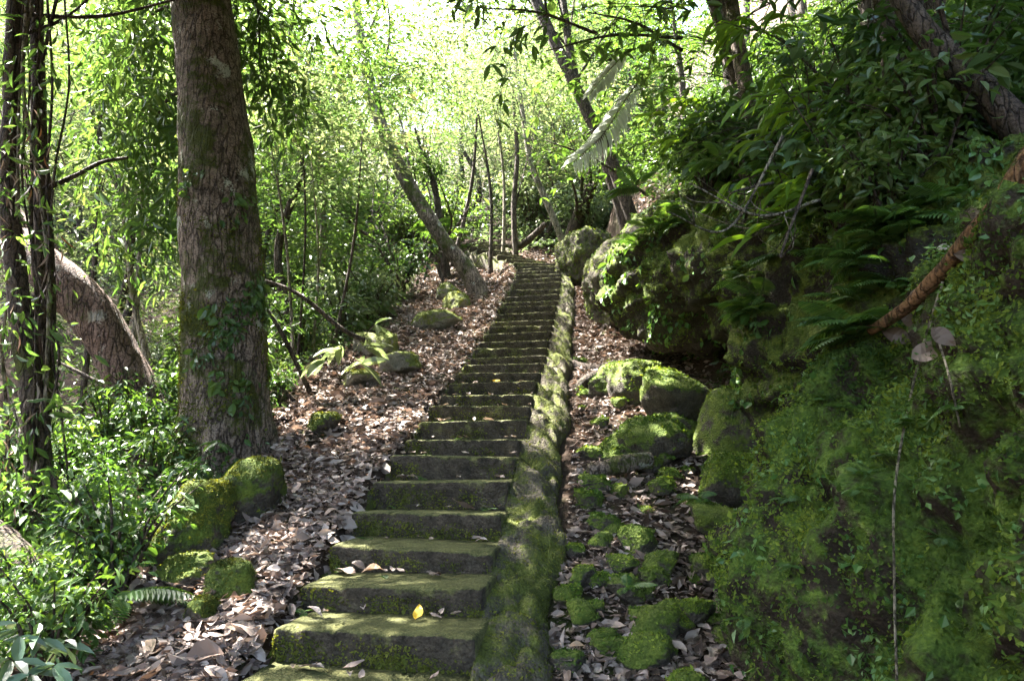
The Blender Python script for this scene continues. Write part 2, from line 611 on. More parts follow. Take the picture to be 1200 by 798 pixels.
def zs(y): return np.interp(y, ys_k, zs_k)
def xs(y): return np.interp(y, ys_k, xs_k)
def edge_u(y): return np.interp(y, [-30, 0, 3.1, 4.2, 6, 8, 11, 16, 25, 60], [-1.2, -1.2, -1.35, -1.7, -2.75, -2.3, -2.2, -3, -6, -10])
def litter_u(y): return np.interp(y, [0, 3.1, 4.2, 5.5, 6.6, 8, 11, 16, 25], [-1.2, -1.3, -1.5, -1.65, -2.0, -2.0, -1.95, -2.6, -5])
def foot_x(y): return np.interp(y, [-30, 0, 2, 3.4, 4.6, 5.5, 7, 9, 12, 16, 20, 40], [1.3, 1.3, 1.15, 1.1, 1.75, 2.1, 1.85, 1.55, 1.8, 1.7, 2.6, 5])


def ground_raw(x, y):
    x, y = np.asarray(x, float), np.asarray(y, float)
    z0, u = zs(y), x - xs(y)
    far = sstep(17, 21, y)
    g = z0.copy()
    # bed under the flight
    g = g - .30 * (1 - far) * np.where(u < 0, 1 - sstep(.46, .56, -u), 1 - .30 * sstep(.62, .9, u)) - .07
    g = g - .16 * np.clip(-u - .7, 0, 1.2) * (1 - sstep(5, 6.5, y))
    g = g - .22 * sstep(11.5, 14, y) * (1 - far) * sstep(.6, .9, -u)
    # ravine on the left, then the far hillside
    e = edge_u(y)
    d = np.clip(e - u, 0, None)
    drop = np.interp(y, [-30, 8, 13, 20], [2.6, 2.4, 1.0, .4])
    g = g - drop * sstep(0, 4.2, d) - .10 * np.clip(d, 0, 3)
    g = g + .62 * np.clip(d - 6.5, 0, 60)
    # cliff and hillside on the right
    c = np.clip(x - foot_x(y), 0, None)
    hgt = np.interp(y, [0, 4.4, 6, 12, 18, 25], [1.7, 1.7, 2.0, 1.9, 1.2, .2])
    c2 = np.clip(c - np.interp(y, [0, 4.6, 5.5, 7, 10, 13], [.5, .7, .7, .9, .7, .15]), 0, None)
    g = g + (hgt + .3) * sstep(0, .75, c2) + .85 * np.clip(c2 - .5, 0, 40)
    return g


def ground(x, y):
    x, y = np.atleast_1d(np.asarray(x, float)), np.atleast_1d(np.asarray(y, float))
    g = ground_raw(x, y)
    q = np.stack([x, y, np.zeros_like(x)], -1)
    u = np.abs(x - xs(y))
    am = np.clip((u - .5) * .8, 0, 1)
    return g + am * (.16 * fbm(q * .9, 4) + .05 * fbm(q * 4.1, 3))


def gz(x, y): return float(ground(x, y)[0])


# ------------------------------------------------------------------ ground sheet
gx = np.unique(np.concatenate([np.linspace(-90, -12, 22), np.linspace(-12, -4, 33), np.linspace(-4, 4.5, 140), np.linspace(4.5, 12, 26), np.linspace(12, 90, 20)]).round(4))
gy = np.unique(np.concatenate([np.linspace(-30, 1, 24), np.linspace(1, 10, 130), np.linspace(10, 22, 90), np.linspace(22, 40, 36), np.linspace(40, 140, 24)]).round(4))
X, Y = np.meshgrid(gx, gy, indexing='ij')
Z = ground(X.ravel(), Y.ravel())
gv = np.stack([X.ravel(), Y.ravel(), Z], -1)
ny = len(gy)
a, b = np.meshgrid(np.arange(len(gx) - 1), np.arange(ny - 1), indexing='ij')
i0 = (a * ny + b).ravel()
gt = np.concatenate([np.stack([i0, i0 + ny, i0 + ny + 1], -1), np.stack([i0, i0 + ny + 1, i0 + 1], -1)])
mb = MB()
mb.add(gv, gt)
build(mb, 'ground', M['soil'], smooth=True, kind='structure')

# ------------------------------------------------------------------ the stone staircase
stair = thing('stone_staircase', 'long flight of mossy stone steps climbing through the wood', 'staircase', (NOSE[3][0], NOSE[3][1], NOSE[3][2] - .2))
SO = np.array(stair.location)


def step_mesh(k):
    """one stone step: worn, slightly battered block"""
    r = np.random.default_rng(100 + k)
    p, yaw = NOSE[k], YAW[k]
    nx, nu = 64, 0
    wid = SW * (1.0 + r.uniform(-.012, .012))
    rise = .27
    run = (np.hypot(*(NOSE[min(k + 1, len(NOSE) - 1)] - p)[:2]) if k + 1 < len(NOSE) else .4) + .10
    # profile in (depth, height): riser foot, nose, back of tread
    prof = [(.030, -rise), (.026, -.20), (.020, -.15), (.012, -.10), (.004, -.05), (.0, -.010), (.002, -.003), (.010, 0), (.06, .003), (.12, .002), (.2, .0), (.3, .0), (run, .0), (run, -rise)]
    prof = np.array(prof)
    xs_ = np.linspace(-wid / 2, wid / 2, nx)
    v = []
    for i, x in enumerate(xs_):
        for d, h in prof:
            v.append((x, d, h))
    v = np.array(v)
    edge = np.clip((np.abs(v[:, 0]) - (wid / 2 - .03)) / .03, 0, 1)
    q = np.stack([v[:, 0], v[:, 1] + 3.7 * k, v[:, 2]], -1)
    n1 = fbm(q * 5, 3)
    n2 = fbm(q * 22 + 9, 3)
    face = (v[:, 2] < -.01) & (v[:, 1] < .1)
    lower = np.clip((-v[:, 2] - .03) / .1, 0, 1)
    v[:, 1] += np.where(face, -(.012 * n1 + .020 * np.abs(n2) * lower), 0) + edge ** 2 * .012
    v[:, 2] += np.where(v[:, 1] < run - .02, .006 * n1 + .003 * n2, 0) - edge ** 2 * .012
    chip = np.clip(perlin(np.stack([v[:, 0] * 9, np.full(len(v), 5.1 * k), np.zeros(len(v))], -1)) - .14, 0, 1)
    nose_m = np.exp(-((v[:, 1]) / .03) ** 2) * (v[:, 2] > -.06)
    v[:, 2] -= chip * nose_m * .06
    v[:, 1] += chip * nose_m * .05
    v[:, 2] += .022 * math.sin(k * 2.1) * v[:, 0]
    v[:, 2] += r.uniform(-.03, .03) * (v[:, 1] - .15)
    if k % 3 != 1:
        v[:, 2] -= .016 * np.exp(-((v[:, 0] - r.uniform(-.3, .3) + .02 * np.sin(v[:, 1] * 14)) / .011) ** 2) * (v[:, 2] > -.16)
    v[:, 0] += r.uniform(-.012, .012)
    c, s = math.cos(yaw), math.sin(yaw)
    w = np.stack([v[:, 0] * c + v[:, 1] * s, -v[:, 0] * s + v[:, 1] * c, v[:, 2]], -1) + p
    m = len(prof)
    a, b = np.meshgrid(np.arange(nx - 1), np.arange(m - 1), indexing='ij')
    i0 = (a * m + b).ravel()
    t = np.concatenate([np.stack([i0, i0 + m, i0 + m + 1], -1), np.stack([i0, i0 + m + 1, i0 + 1], -1)])
    capL = np.array([[0, j, j + 1] for j in range(1, m - 1)])
    o = (nx - 1) * m
    capR = np.array([[o, o + j + 1, o + j] for j in range(1, m - 1)])
    return w, np.concatenate([t, capL, capR])


step_surf = MB()
for k in range(1, len(NOSE)):
    w, t = step_mesh(k)
    step_surf.add(w, t)
    mb = MB()
    mb.add(w - SO, t, (k * .37) % 1)
    build(mb, 'step', M['stone_step'], stair, smooth=True)


def side_strip(sign, name, mat):
    """mossy shoulder beside the flight, scalloped at every step end"""
    K = len(NOSE)
    ks = np.linspace(1, K - 1.001, (K - 2) * 14)
    vs = np.linspace(-.06, 1, 18 if sign > 0 else 12)
    kk, vv = np.meshgrid(ks, vs, indexing='ij')
    k0 = np.floor(kk).astype(int)
    fr = kk - k0
    P0 = NOSE[k0] * (1 - fr[..., None]) + NOSE[np.minimum(k0 + 1, K - 1)] * fr[..., None]
    yaw = np.interp(kk, np.arange(K), YAW)
    out = np.stack([np.cos(yaw), -np.sin(yaw), np.zeros_like(yaw)], -1) * sign
    if sign > 0:
        wd = np.interp(kk, [0, 2, 4, 8, 12, 20, 30, 45], [.27, .32, .39, .36, .34, .30, .25, .22])
    else:
        wd = np.interp(kk, [0, 4, 8, 14, 20, 45], [.10, .11, .15, .20, .22, .22])
    wd = wd * (1 + .18 * np.sin(kk * 1.7) * np.sin(kk * .61 + 1))
    ph = kk + .85 * np.clip(vv, 0, 1) * (1 if sign > 0 else .8)
    saw = 1 - (ph - np.floor(ph))
    saw = sstep(0, .75, saw) * (1 - sstep(.93, 1.0, saw))
    amp = np.interp(kk, [0, 5, 9, 12, 29, 33, 45], [.015, .02, .09, .14, .14, .10, .10]) * (1 - .55 * np.clip(vv, 0, 1))
    V = P0 + out * (SW / 2 - .0 + vv * wd)[..., None]
    drop = (.17 if sign > 0 else .13)
    V[..., 2] += -.12 + amp * (saw - .35) - drop * (.25 * np.clip(vv, 0, 1) + .75 * np.clip(vv, 0, 1) ** 6) - np.where(vv < 0, .10, 0)
    V[..., 2] -= .28 * (np.isclose(vv, 1))
    q = V.reshape(-1, 3)
    d = (.026 * fbm(q * 3.2, 3) + .034 * fbm(q * 12, 4) + .016 * fbm(q * 30, 2) - .06 * np.clip(1 - 3.5 * np.abs(fbm(q * np.array([2.6, 2.6, 1]) + 5, 3)), 0, 1) ** 2) * np.clip(vv.ravel() * 3 + .3, 0, 1)
    q = q.copy()
    q[:, 2] += d
    m = len(vs)
    a, b = np.meshgrid(np.arange(len(ks) - 1), np.arange(m - 1), indexing='ij')
    i0 = (a * m + b).ravel()
    t = np.concatenate([np.stack([i0, i0 + m, i0 + m + 1], -1), np.stack([i0, i0 + m + 1, i0 + 1], -1)])
    if sign > 0:
        t = t[:, ::-1]
    mb = MB()
    mb.add(q - SO, t)
    build(mb, name, mat, stair, smooth=True)
    return q, t


rs_v, rs_t = side_strip(1, 'moss_shoulder', M['moss_bank'])
ls_v, ls_t = side_strip(-1, 'moss_margin', M['moss_bank'])


def moss_bits(v, t, n, r, size, mat, name, parent, origin, keep=None, tm=DIAMOND, flat=.5, hang=0.0, lift=0.0):
    p, nr = sample_surface(v, t, n, r, keep)
    if lift:
        p = p + nr * (lift * np.clip(.35 + 1.6 * fbm(p * 7.0 + 2, 3), 0, 1.3) * r.random(n))[:, None]
    dn = r.normal(size=(n, 3))
    d = unit(dn - nr * np.sum(dn * nr, 1)[:, None]) + nr * r.uniform(.1, 1.0, (n, 1)) + np.array([0, 0, -hang])
    nn = nr + flat * r.normal(size=(n, 3))
    L = size * r.lognormal(0, .35, n)
    mb = MB()
    put_leaves(mb, p - np.asarray(origin), d, nn, L, L * r.uniform(.4, .75, n), tm, rnd=np.clip(.5 + .9 * fbm(p * 2.6, 3) + .25 * r.normal(size=n), 0, 1))
    return build(mb, name, mat, parent, kind='stuff')


r = np.random.default_rng(21)
near_k = lambda c, n: np.exp(-np.clip(c[:, 1] - 2.5, 0, 30) / 4.5)
moss_bits(rs_v, rs_t, 22000, r, .010, M['moss_bit'], 'moss', stair, SO, keep=near_k)
moss_bits(ls_v, ls_t, 8000, r, .013, M['moss_bit'], 'moss', stair, SO, keep=near_k)
sv, st_ = step_surf.arrays()
moss_bits(sv, st_, 30000, r, .013, M['moss_bit'], 'moss', stair, SO,
          keep=lambda c, n: near_k(c, n) * np.clip(2 * fbm(c * 4, 3) + .35, .0, 1) * (n[:, 1] < -.4) * sstep(.03, .12, zs(c[:, 1] + .02) - c[:, 2]))


def stair_z(k, fx, back):
    """point on tread k: fx across (-.5..  .5), back metres behind the nose"""
    c, s = math.cos(YAW[k]), math.sin(YAW[k])
    return NOSE[k] + np.array([fx * c + back * s, -fx * s + back * c, .008])


# ------------------------------------------------------------------ rocks
def blob_mesh(balls, voxel, amp, scale, seed, fine=.02, strata=0.0):
    """union of ellipsoids -> one weathered rock surface (verts, tris)"""
    import bmesh
    bm = bmesh.new()
    for (c, rad, rot) in balls:
        mtx = Matrix.Translation(Vector(c)) @ Matrix.Rotation(rot, 4, 'Z') @ Matrix.Diagonal(Vector((*rad, 1)))
        bmesh.ops.create_icosphere(bm, subdivisions=3, radius=1, matrix=mtx)
    me = bpy.data.meshes.new('tmp')
    bm.to_mesh(me)
    bm.free()
    o = bpy.data.objects.new('tmp', me)
    COL.objects.link(o)
    md = o.modifiers.new('r', 'REMESH')
    md.mode = 'VOXEL'
    md.voxel_size = voxel
    dg = bpy.context.evaluated_depsgraph_get()
    ev = o.evaluated_get(dg).to_mesh()
    ev.calc_loop_triangles()
    v = np.empty(len(ev.vertices) * 3, np.float32)
    ev.vertices.foreach_get('co', v)
    t = np.empty(len(ev.loop_triangles) * 3, np.int32)
    ev.loop_triangles.foreach_get('vertices', t)
    nr = np.empty(len(ev.vertices) * 3, np.float32)
    ev.vertices.foreach_get('normal', nr)
    v, t, nr = v.reshape(-1, 3).astype(float), t.reshape(-1, 3), nr.reshape(-1, 3).astype(float)
    o.evaluated_get(dg).to_mesh_clear()
    bpy.data.objects.remove(o)
    bpy.data.meshes.remove(me)
    q = v * scale + seed * 7.7
    rid = 1 - np.abs(fbm(v * np.array([3.2, 3.2, 1.1]) + seed * 3.1, 4)) * 2
    lump = np.clip(fbm(v * 6.5 + seed, 3), -.5, .6) * fine * 1.3
    lay = strata * fbm(v * np.array([.7, .7, 4.5]) + seed, 3)
    d = lump + lay + amp * (fbm(q, 4) + .7 * np.abs(fbm(q * np.array([1.6, 1.6, .7]) + 31, 3)) - .2) + fine * fbm(v * 13 + seed, 3) - 2.2 * fine * np.clip(rid, 0, 1) ** 3
    return v + nr * d[:, None], t


def rock_thing(name, label, cat, balls, voxel, amp, scale, seed, mat, fine=.02, group=None, strata=0.0):
    v, t = blob_mesh(balls, voxel, amp, scale, seed, fine, strata)
    c = np.array([v[:, 0].mean(), v[:, 1].mean(), v[:, 2].min()])
    mb = MB()
    mb.add(v - c, t)
    o = link(name, mb.mesh(name, True), mat, None, c)
    tag(o, label, cat, group)
    return o, v, t, c


cliff1, c1v, c1t, c1o = rock_thing('rock_face', 'huge dark mossy rock beside the gully covered with small creepers', 'rock', [
    ((2.35, 2.75, .55), (1.30, 1.55, 1.75), .25), ((1.84, 3.45, .62), (.80, .85, 1.60), -.2), ((2.6, 1.6, 1.2), (1.35, 1.5, 1.4), .2),
    ((2.45, 2.3, 1.55), (1.05, 1.2, 1.25), 0), ((2.15, 3.15, 1.1), (.75, .9, 1.15), 0), ((1.62, 2.6, -.1), (.72, 1.0, 1.0), 0)], .042, .22, 1.15, 1, M['cliff_near'], .048)
cliff2, c2v, c2t, c2o = rock_thing('rock_face', 'bulging mossy rock overhanging a dark hollow beside the steps', 'rock', [
    ((2.35, 8.3, 3.80), (1.05, 1.35, .95), .2), ((1.98, 9.2, 3.95), (.72, 1.2, .98), 0), ((2.75, 7.1, 3.55), (1.0, 1.2, .85), 0), ((2.75, 6.4, 3.3), (.75, .9, .8), 0), ((3.0, 9.6, 4.0), (1.1, 1.3, 1.1), 0),
    ((3.9, 8.2, 2.3), (1.1, 2.2, 1.7), 0)], .05, .22, 1.0, 2, M['cliff_back'], .04, strata=.16)
cliff3, c3v, c3t, c3o = rock_thing('rock_face', 'shadowed rock wall hung with ferns behind the huge mossy rock', 'rock', [
    ((2.85, 5.5, 2.35), (1.0, 1.2, 1.35), 0), ((3.2, 6.4, 2.5), (1.0, 1.3, 1.3), 0), ((3.1, 4.4, 2.4), (1.1, 1.1, 1.15), 0)], .055, .22, 1.0, 3, M['cliff_back'], .04, strata=.16)
cliff4, c4v, c4t, c4o = rock_thing('rock_face', 'bright green mossy rock at the bend high up the steps', 'rock', [
    ((1.55, 14.8, 5.85), (.55, .9, .70), .2), ((1.95, 15.6, 6.1), (.7, .9, .7), 0)], .05, .18, 1.1, 4, M['moss_bank'], .03)
cliff5, c5v, c5t, c5o = rock_thing('rock_face', 'upright mossy rock between the bulging rock and the bend', 'rock', [
    ((1.80, 11.4, 4.45), (.50, .9, .85), .2), ((2.3, 12.2, 4.7), (.8, 1.2, .9), 0)], .05, .18, 1.1, 5, M['moss_bank'], .03)

r = np.random.default_rng(31)
front = lambda c, n: ((n[:, 1] < .45) & (n[:, 2] > -.5)) * np.exp(-np.clip(c[:, 0] - 2.3, 0, 9) * 2)
moss_bits(c1v, c1t, 95000, r, .016, M['moss_fresh'], 'moss', cliff1, c1o, keep=lambda c, n: front(c, n) * np.clip(.7 + 1.9 * fbm(c * 2.4, 3), .03, 1.4), lift=.045)
moss_bits(c1v, c1t, 17000, r, .026, M['creeper'], 'creeper', cliff1, c1o, keep=lambda c, n: front(c, n) * np.clip(-.05 + 2.2 * fbm(c * 2.6 + 9, 3) + .5 * np.clip(c[:, 0] - 1.6, -.4, .6), .02, 1.5), flat=.7, hang=.5, lift=.09)
moss_bits(c2v, c2t, 24000, r, .022, M['moss_fresh'], 'moss', cliff2, c2o, keep=lambda c, n: ((n[:, 0] < .3)) * np.clip(.4 + 1.5 * fbm(c * 1.5, 3) + .5 * n[:, 2], .02, 1.4))
moss_bits(c3v, c3t, 14000, r, .022, M['moss_fresh'], 'moss', cliff3, c3o, keep=lambda c, n: ((n[:, 0] < .3)) * np.clip(.4 + 1.5 * fbm(c * 1.5, 3), .02, 1.4))
moss_bits(c4v, c4t, 6000, r, .030, M['moss_fresh'], 'moss', cliff4, c4o)
moss_bits(c5v, c5t, 8000, r, .026, M['moss_fresh'], 'moss', cliff5, c5o)

moss_bits(c2v, c2t, 7000, r, .06, M['creeper'], 'creeper', cliff2, c2o, keep=lambda c, n: (n[:, 0] < .5) * np.clip(.2 * n[:, 2] + 1.8 * fbm(c * 1.5 + 4, 3) - .15, .0, 1.4), tm=LEAF, flat=.7, hang=1.2)
moss_bits(c3v, c3t, 8000, r, .055, M['creeper'], 'creeper', cliff3, c3o, keep=lambda c, n: (n[:, 0] < .5) * np.clip(.2 * n[:, 2] + 1.8 * fbm(c * 1.7 + 4, 3), .01, 1.4), tm=LEAF, flat=.7, hang=1.2)


def ico_arrays(sub):
    import bmesh
    bm = bmesh.new()
    bmesh.ops.create_icosphere(bm, subdivisions=sub, radius=1)
    v = np.array([q.co[:] for q in bm.verts])
    t = np.array([[q.index for q in f.verts] for f in bm.faces])
    bm.free()
    return v, t


ICO = ico_arrays(5)


# loose stones: photo pixel, depth, size (half axes), label
def loose_rock(px, py, y, rad, seed, label, mat='moss_rock', name='mossy_rock', cat='rock', bits=900):
    p = at(px, py, y)
    g = gz(p[0], y)
    z = g + rad[2] * .5
    rr = np.random.default_rng(seed)
    v, t = ICO
    ph = rr.normal(size=(11, 3)) * np.array([1, 1, .8])
    ph = unit(np.vstack([ph, [[0, 0, 1.], [0, 0, -1.]]]))
    hh = rr.uniform(.64, 1.05, len(ph))
    dots = np.clip(v @ ph.T, 0, None) / hh
    rad_ = (np.sum(dots ** 9, 1)) ** (-1 / 9)
    q = v * np.minimum(rad_, 1.25)[:, None]
    q = q * (1 + .10 * fbm(q * 2.2 + seed, 3) + .05 * fbm(q * 7 + seed, 3))[:, None]
    v = q * np.asarray(rad) * 1.12 + np.array([p[0], y, z])
    c = np.array([p[0], y, z - rad[2]])
    mb = MB()
    mb.add(v - c, t)
    o = link(name, mb.mesh(name, True), M[mat], None, c)
    tag(o, label, cat)
    if bits:
        moss_bits(v, t, bits, rr, .012 if y < 5 else .02, M['moss_bit' if p[0] < 0 else 'moss_fresh'], 'moss', o, c, keep=lambda c, n: np.clip(n[:, 2] - .1, .004, 1) * np.clip(.4 + 2 * fbm(c * 5, 3), .02, 1))
    return o


loose_rock(228, 615, 4.45, (.21, .23, .27), 41, 'rounded mossy boulder standing left of its taller mossy neighbour', name='mossy_boulder', cat='boulder', bits=4000)
loose_rock(298, 590, 4.85, (.19, .22, .23), 42, 'pointed mossy boulder at the foot of the big tree', name='mossy_boulder', cat='boulder', bits=4000)
loose_rock(215, 668, 4.2, (.15, .15, .10), 43, 'flat stone below the two mossy boulders', bits=600)
loose_rock(274, 676, 3.95, (.13, .13, .12), 44, 'dark rounded stone half sunk in the leaf litter below the boulders', bits=1000)
loose_rock(234, 707, 3.65, (.08, .08, .075), 45, 'smallest green mossy stone in the leaf litter', bits=900)
loose_rock(376, 543, 6.2, (.13, .13, .10), 46, 'small mossy stone on the litter beside the trunk of the big tree', bits=500)
GULLY = [(735, 520, 6.2, (.26, .2, .17), 'angular bright green mossy stone in the gully'), (748, 622, 4.6, (.16, .15, .15), 'round mossy stone in the gully below the mossy log'),
         (690, 580, 5.2, (.13, .13, .12), 'mossy stone at the upper end of the gully stone heap'), (712, 603, 4.9, (.14, .12, .10), 'flat green stone in the middle of the gully heap'),
         (725, 640, 4.4, (.12, .11, .09), 'low mossy stone in front of the round gully stone'), (770, 560, 5.4, (.13, .12, .10), 'dark stone against the foot of the gully bank'),
         (668, 655, 4.1, (.10, .10, .09), 'small stone leaning on the mossy shoulder of the steps'), (700, 648, 4.25, (.09, .09, .07), 'tiny mossy stone beside the stone leaning on the shoulder'),
         (835, 560, 5.0, (.20, .2, .16), 'dark stone at the corner of the huge rock'), (760, 690, 3.7, (.19, .17, .13), 'fern covered mossy mound in the lower gully'),
         (800, 720, 3.45, (.11, .1, .08), 'small mossy stone under the huge rock'), (790, 500, 6.6, (.35, .3, .26), 'broad mossy stone under the dark hollow'),
         (825, 605, 4.4, (.16, .14, .14), 'grey stone tucked under the huge rock'), (715, 470, 8.0, (.3, .25, .2), 'stone below the dark hollow beside the steps'),
         (675, 620, 4.6, (.08, .08, .07), 'pebble sized mossy stone by the steps shoulder'), (812, 655, 4.0, (.12, .12, .12), 'dark mossy stone touching the huge rock')]
for k, (px, py, y, rad, lb) in enumerate(GULLY):
    loose_rock(px, py, y, tuple(.72 * q for q in rad), 60 + k, lb, bits=500)
r = np.random.default_rng(77)
for k in range(95):
    y = r.uniform(3.0, 9.5) if k < 40 else r.uniform(3.7, 6.2)
    x = float(xs(y)) + .5 + np.interp(y, [2, 5, 12], [.34, .5, .40]) + r.uniform(0, 1) * max(.2, float(foot_x(y)) - float(xs(y)) - .95)
    q = np.array([x, y, gz(x, y)])
    w_ = r.uniform(.035, .085) if k < 40 else r.uniform(.05, .115)
    px = 600 + x / y * FPX * .97
    o_s = loose_rock(px, 530, y, (w_, w_ * r.uniform(.8, 1.2), w_ * r.uniform(.6, .95)), 700 + k, '', bits=120)
    zn = 'at the near end of the gully' if y < 4 else 'round the heaped gully stones' if y < 5.4 else 'round the mossy log' if y < 7 else 'below the dark hollow'
    o_s['label'], o_s['group'] = 'small mossy stone tumbled ' + zn, 'small stones ' + zn
for k, (x, y, rad, lb) in enumerate([(1.75, 7.0, (.36, .42, .34), 'largest mossy rock heaped under the dark hollow'), (2.15, 6.1, (.34, .38, .40), 'mossy rock wedged under the shadowed rock wall'), (1.45, 7.9, (.34, .4, .34), 'mossy rock at the far end of the dark hollow'),
                                     (1.35, 6.2, (.26, .28, .22), 'mossy rock in front of the largest rock under the hollow'), (1.75, 5.4, (.24, .24, .24), 'mossy rock between the huge rock and the shadowed wall')]):
    loose_rock(600 + x / y * FPX * .97, 530, y, rad, 120 + k, lb, bits=1500)
UPPER = [(445, 420, 9.3, (.3, .3, .2), 'pale flat rock in the undergrowth left of the steps'), (530, 338, 12.9, (.22, .22, .2), 'pale mossy rock at the foot of the leaning mossy trunk'),
         (470, 455, 8.4, (.28, .3, .16), 'pale flat rock lowest on the left bank'), (535, 355, 12.2, (.25, .25, .2), 'small mossy rock below the pale mossy rock'),
         (505, 385, 10.6, (.35, .3, .16), 'flat pale rock on the left bank beside the litter'), (420, 480, 7.8, (.22, .2, .12), 'small pale rock among shrubs on the left bank')]
for k, (px, py, y, rad, lb) in enumerate(UPPER):
    loose_rock(px, py, y, rad, 90 + k, lb, mat='pale_rock', name='pale_rock', bits=500)

from mathutils.bvhtree import BVHTree
BVA = None
BV = BVHTree.FromPolygons([Vector(q) for q in np.vstack([c1v, c3v])], [tuple(int(i) for i in q) for q in np.vstack([c1t, c3t + len(c1v)])])


BVA = BVHTree.FromPolygons([Vector(q) for q in np.vstack([c1v, c2v, c3v, c5v])], [tuple(int(i) for i in q) for q in np.vstack([c1t, c2t + len(c1v), c3t + len(c1v) + len(c2v), c5t + len(c1v) + len(c2v) + len(c3v)])])


def top_z(x, y):
    h = BVA.ray_cast(Vector((x, y, 30)), Vector((0, 0, -1)))
    g = gz(x, y)
    return g if h[0] is None else max(g, h[0].z - .03)


def on_rock(px, py, y, off=.03):
    """the same spot, laid onto the rock faces where one is there"""
    o_ = Vector((0, 0, EYE))
    d = (Vector(at(px, py, 5.0)) - o_).normalized()
    h = BVA.ray_cast(o_, d)
    if h[0] is None:
        return at(px, py, y)
    return np.array(h[0] - d * off)


# ------------------------------------------------------------------ fallen leaves
DRY = [tmpl_dry(.28, s) for s in range(8)]


def litter_points(n, r, side):
    y = 1.9 + (19 - 1.9) * r.random(n) ** (1.9 if side < 0 else 1.7)
    if side < 0:
        u = np.where(r.random(n) < .93, r.uniform(litter_u(y) - .12, -.50), r.uniform(litter_u(y) - .9, litter_u(y)))
        x = xs(y) + u
    else:
        a = xs(y) + .5 + np.interp(y, [2, 5, 12], [.25, .42, .34])
        x = a + (foot_x(y) + .05 + .9 * sstep(5, 6.5, y) * (1 - sstep(10, 12, y)) - a) * r.random(n)
    return x, y


def ground_normal(x, y):
    e = .04
    dx = (ground(x + e, y) - ground(x - e, y)) / (2 * e)
    dy = (ground(x, y + e) - ground(x, y - e)) / (2 * e)
    return unit(np.stack([-dx, -dy, np.ones_like(dx)], -1))


def litter(n, r, side):
    mb = MB()
    x, y = litter_points(n, r, side)
    g = ground(x, y)
    nr = ground_normal(x, y)
    which = r.integers(0, 8, n)
    h = r.random(n) ** 1.5 * .035
    for w in range(8):
        m = which == w
        k = m.sum()
        d = unit(np.stack([r.normal(size=k), r.normal(size=k), r.normal(size=k) * .25], -1))
        nn = nr[m] + .30 * r.normal(size=(k, 3))
        nn[:, 2] *= r.choice([-1, 1], k)
        L = .072 * r.lognormal(0, .36, k)
        P = np.stack([x[m], y[m], g[m] + h[m] + .006], -1) - unit(d) * (L / 2)[:, None]
        put_leaves(mb, P, d, nn, L, L * r.uniform(.36, .55, k), DRY[w], r=r)
    return mb


r = np.random.default_rng(51)
build(litter(24000, r, -1), 'leaf_litter', M['leaf_dry'], kind='stuff')
build(litter(14000, r, 1), 'leaf_litter', M['leaf_dry'], kind='stuff')
tag(bpy.data.objects['leaf_litter'], 'brown carpet of fallen leaves along the left side of the steps', 'leaf litter')
tag(bpy.data.objects['leaf_litter.001'], 'brown fallen leaves in the gully right of the steps', 'leaf litter')

def crumbs(n, r, side):
    mb = MB()
    x, y = litter_points(n, r, side)
    nr = ground_normal(x, y)
    L = .028 * r.lognormal(0, .5, n)
    P = np.stack([x, y, ground(x, y) + .004 + .03 * r.random(n) ** 2], -1)
    put_leaves(mb, P, np.stack([r.normal(size=n), r.normal(size=n), .3 * r.normal(size=n)], -1), nr + .5 * r.normal(size=(n, 3)), L, L * r.uniform(.3, .9, n), DIAMOND, r=r)
    o = build(mb, 'leaf_crumbs', M['leaf_dry'], kind='stuff')
    o['label'], o['category'] = 'crumbled leaf bits between the fallen leaves ' + ('left of the steps' if side < 0 else 'in the gully'), 'leaf litter'


crumbs(16000, r, -1)
crumbs(10000, r, 1)


def twigs(n, r, side):
    mb = MB()
    x, y = litter_points(n, r, side)
    g = ground(x, y)
    for k in range(n):
        a = r.uniform(0, 6.28)
        L = r.uniform(.06, .28)
        d = np.array([math.cos(a), math.sin(a), 0]) * L
        e = np.array([x[k] + d[0], y[k] + d[1]])
        tube(mb, [(x[k], y[k], g[k] + .02), (x[k] + d[0] / 2 + .01, y[k] + d[1] / 2, gz(x[k] + d[0] / 2, y[k] + d[1] / 2) + .035), (e[0], e[1], gz(*e) + .025)], [.0045, .002], 4, 4)
    o = build(mb, 'twigs', M['bark_dark'], kind='stuff')
    o['label'], o['category'] = ('thin dead twigs strewn on the litter left of the steps' if side < 0 else 'thin dead twigs strewn in the gully'), 'twigs'


twigs(420, r, -1)
twigs(300, r, 1)
dry_me = []
for w in range(8):
    mb = MB()
    put_leaves(mb, np.array([[-.5, 0, 0.]]), np.array([[1., 0, 0]]), np.array([[0, 0, 1.]]), 1.0, r.uniform(.36, .5), tmpl_fine(w), rnd=np.array([.25 + .08 * w]))
    dry_me.append(mb.mesh('fallen_leaf'))
    dry_me[-1].materials.append(M['leaf_dry'])


def fallen(p, nr, L, me, r, label, cat='leaf', group=None):
    o = bpy.data.objects.new('fallen_leaf', me)
    COL.objects.link(o)
    q = Vector(nr).to_track_quat('Z', 'Y').to_matrix().to_4x4() @ Matrix.Rotation(r.uniform(0, 6.28), 4, 'Z')
    o.matrix_world = Matrix.Translation(Vector(p)) @ q @ Matrix.Scale(L, 4)
    tag(o, label, cat, group)
    return o


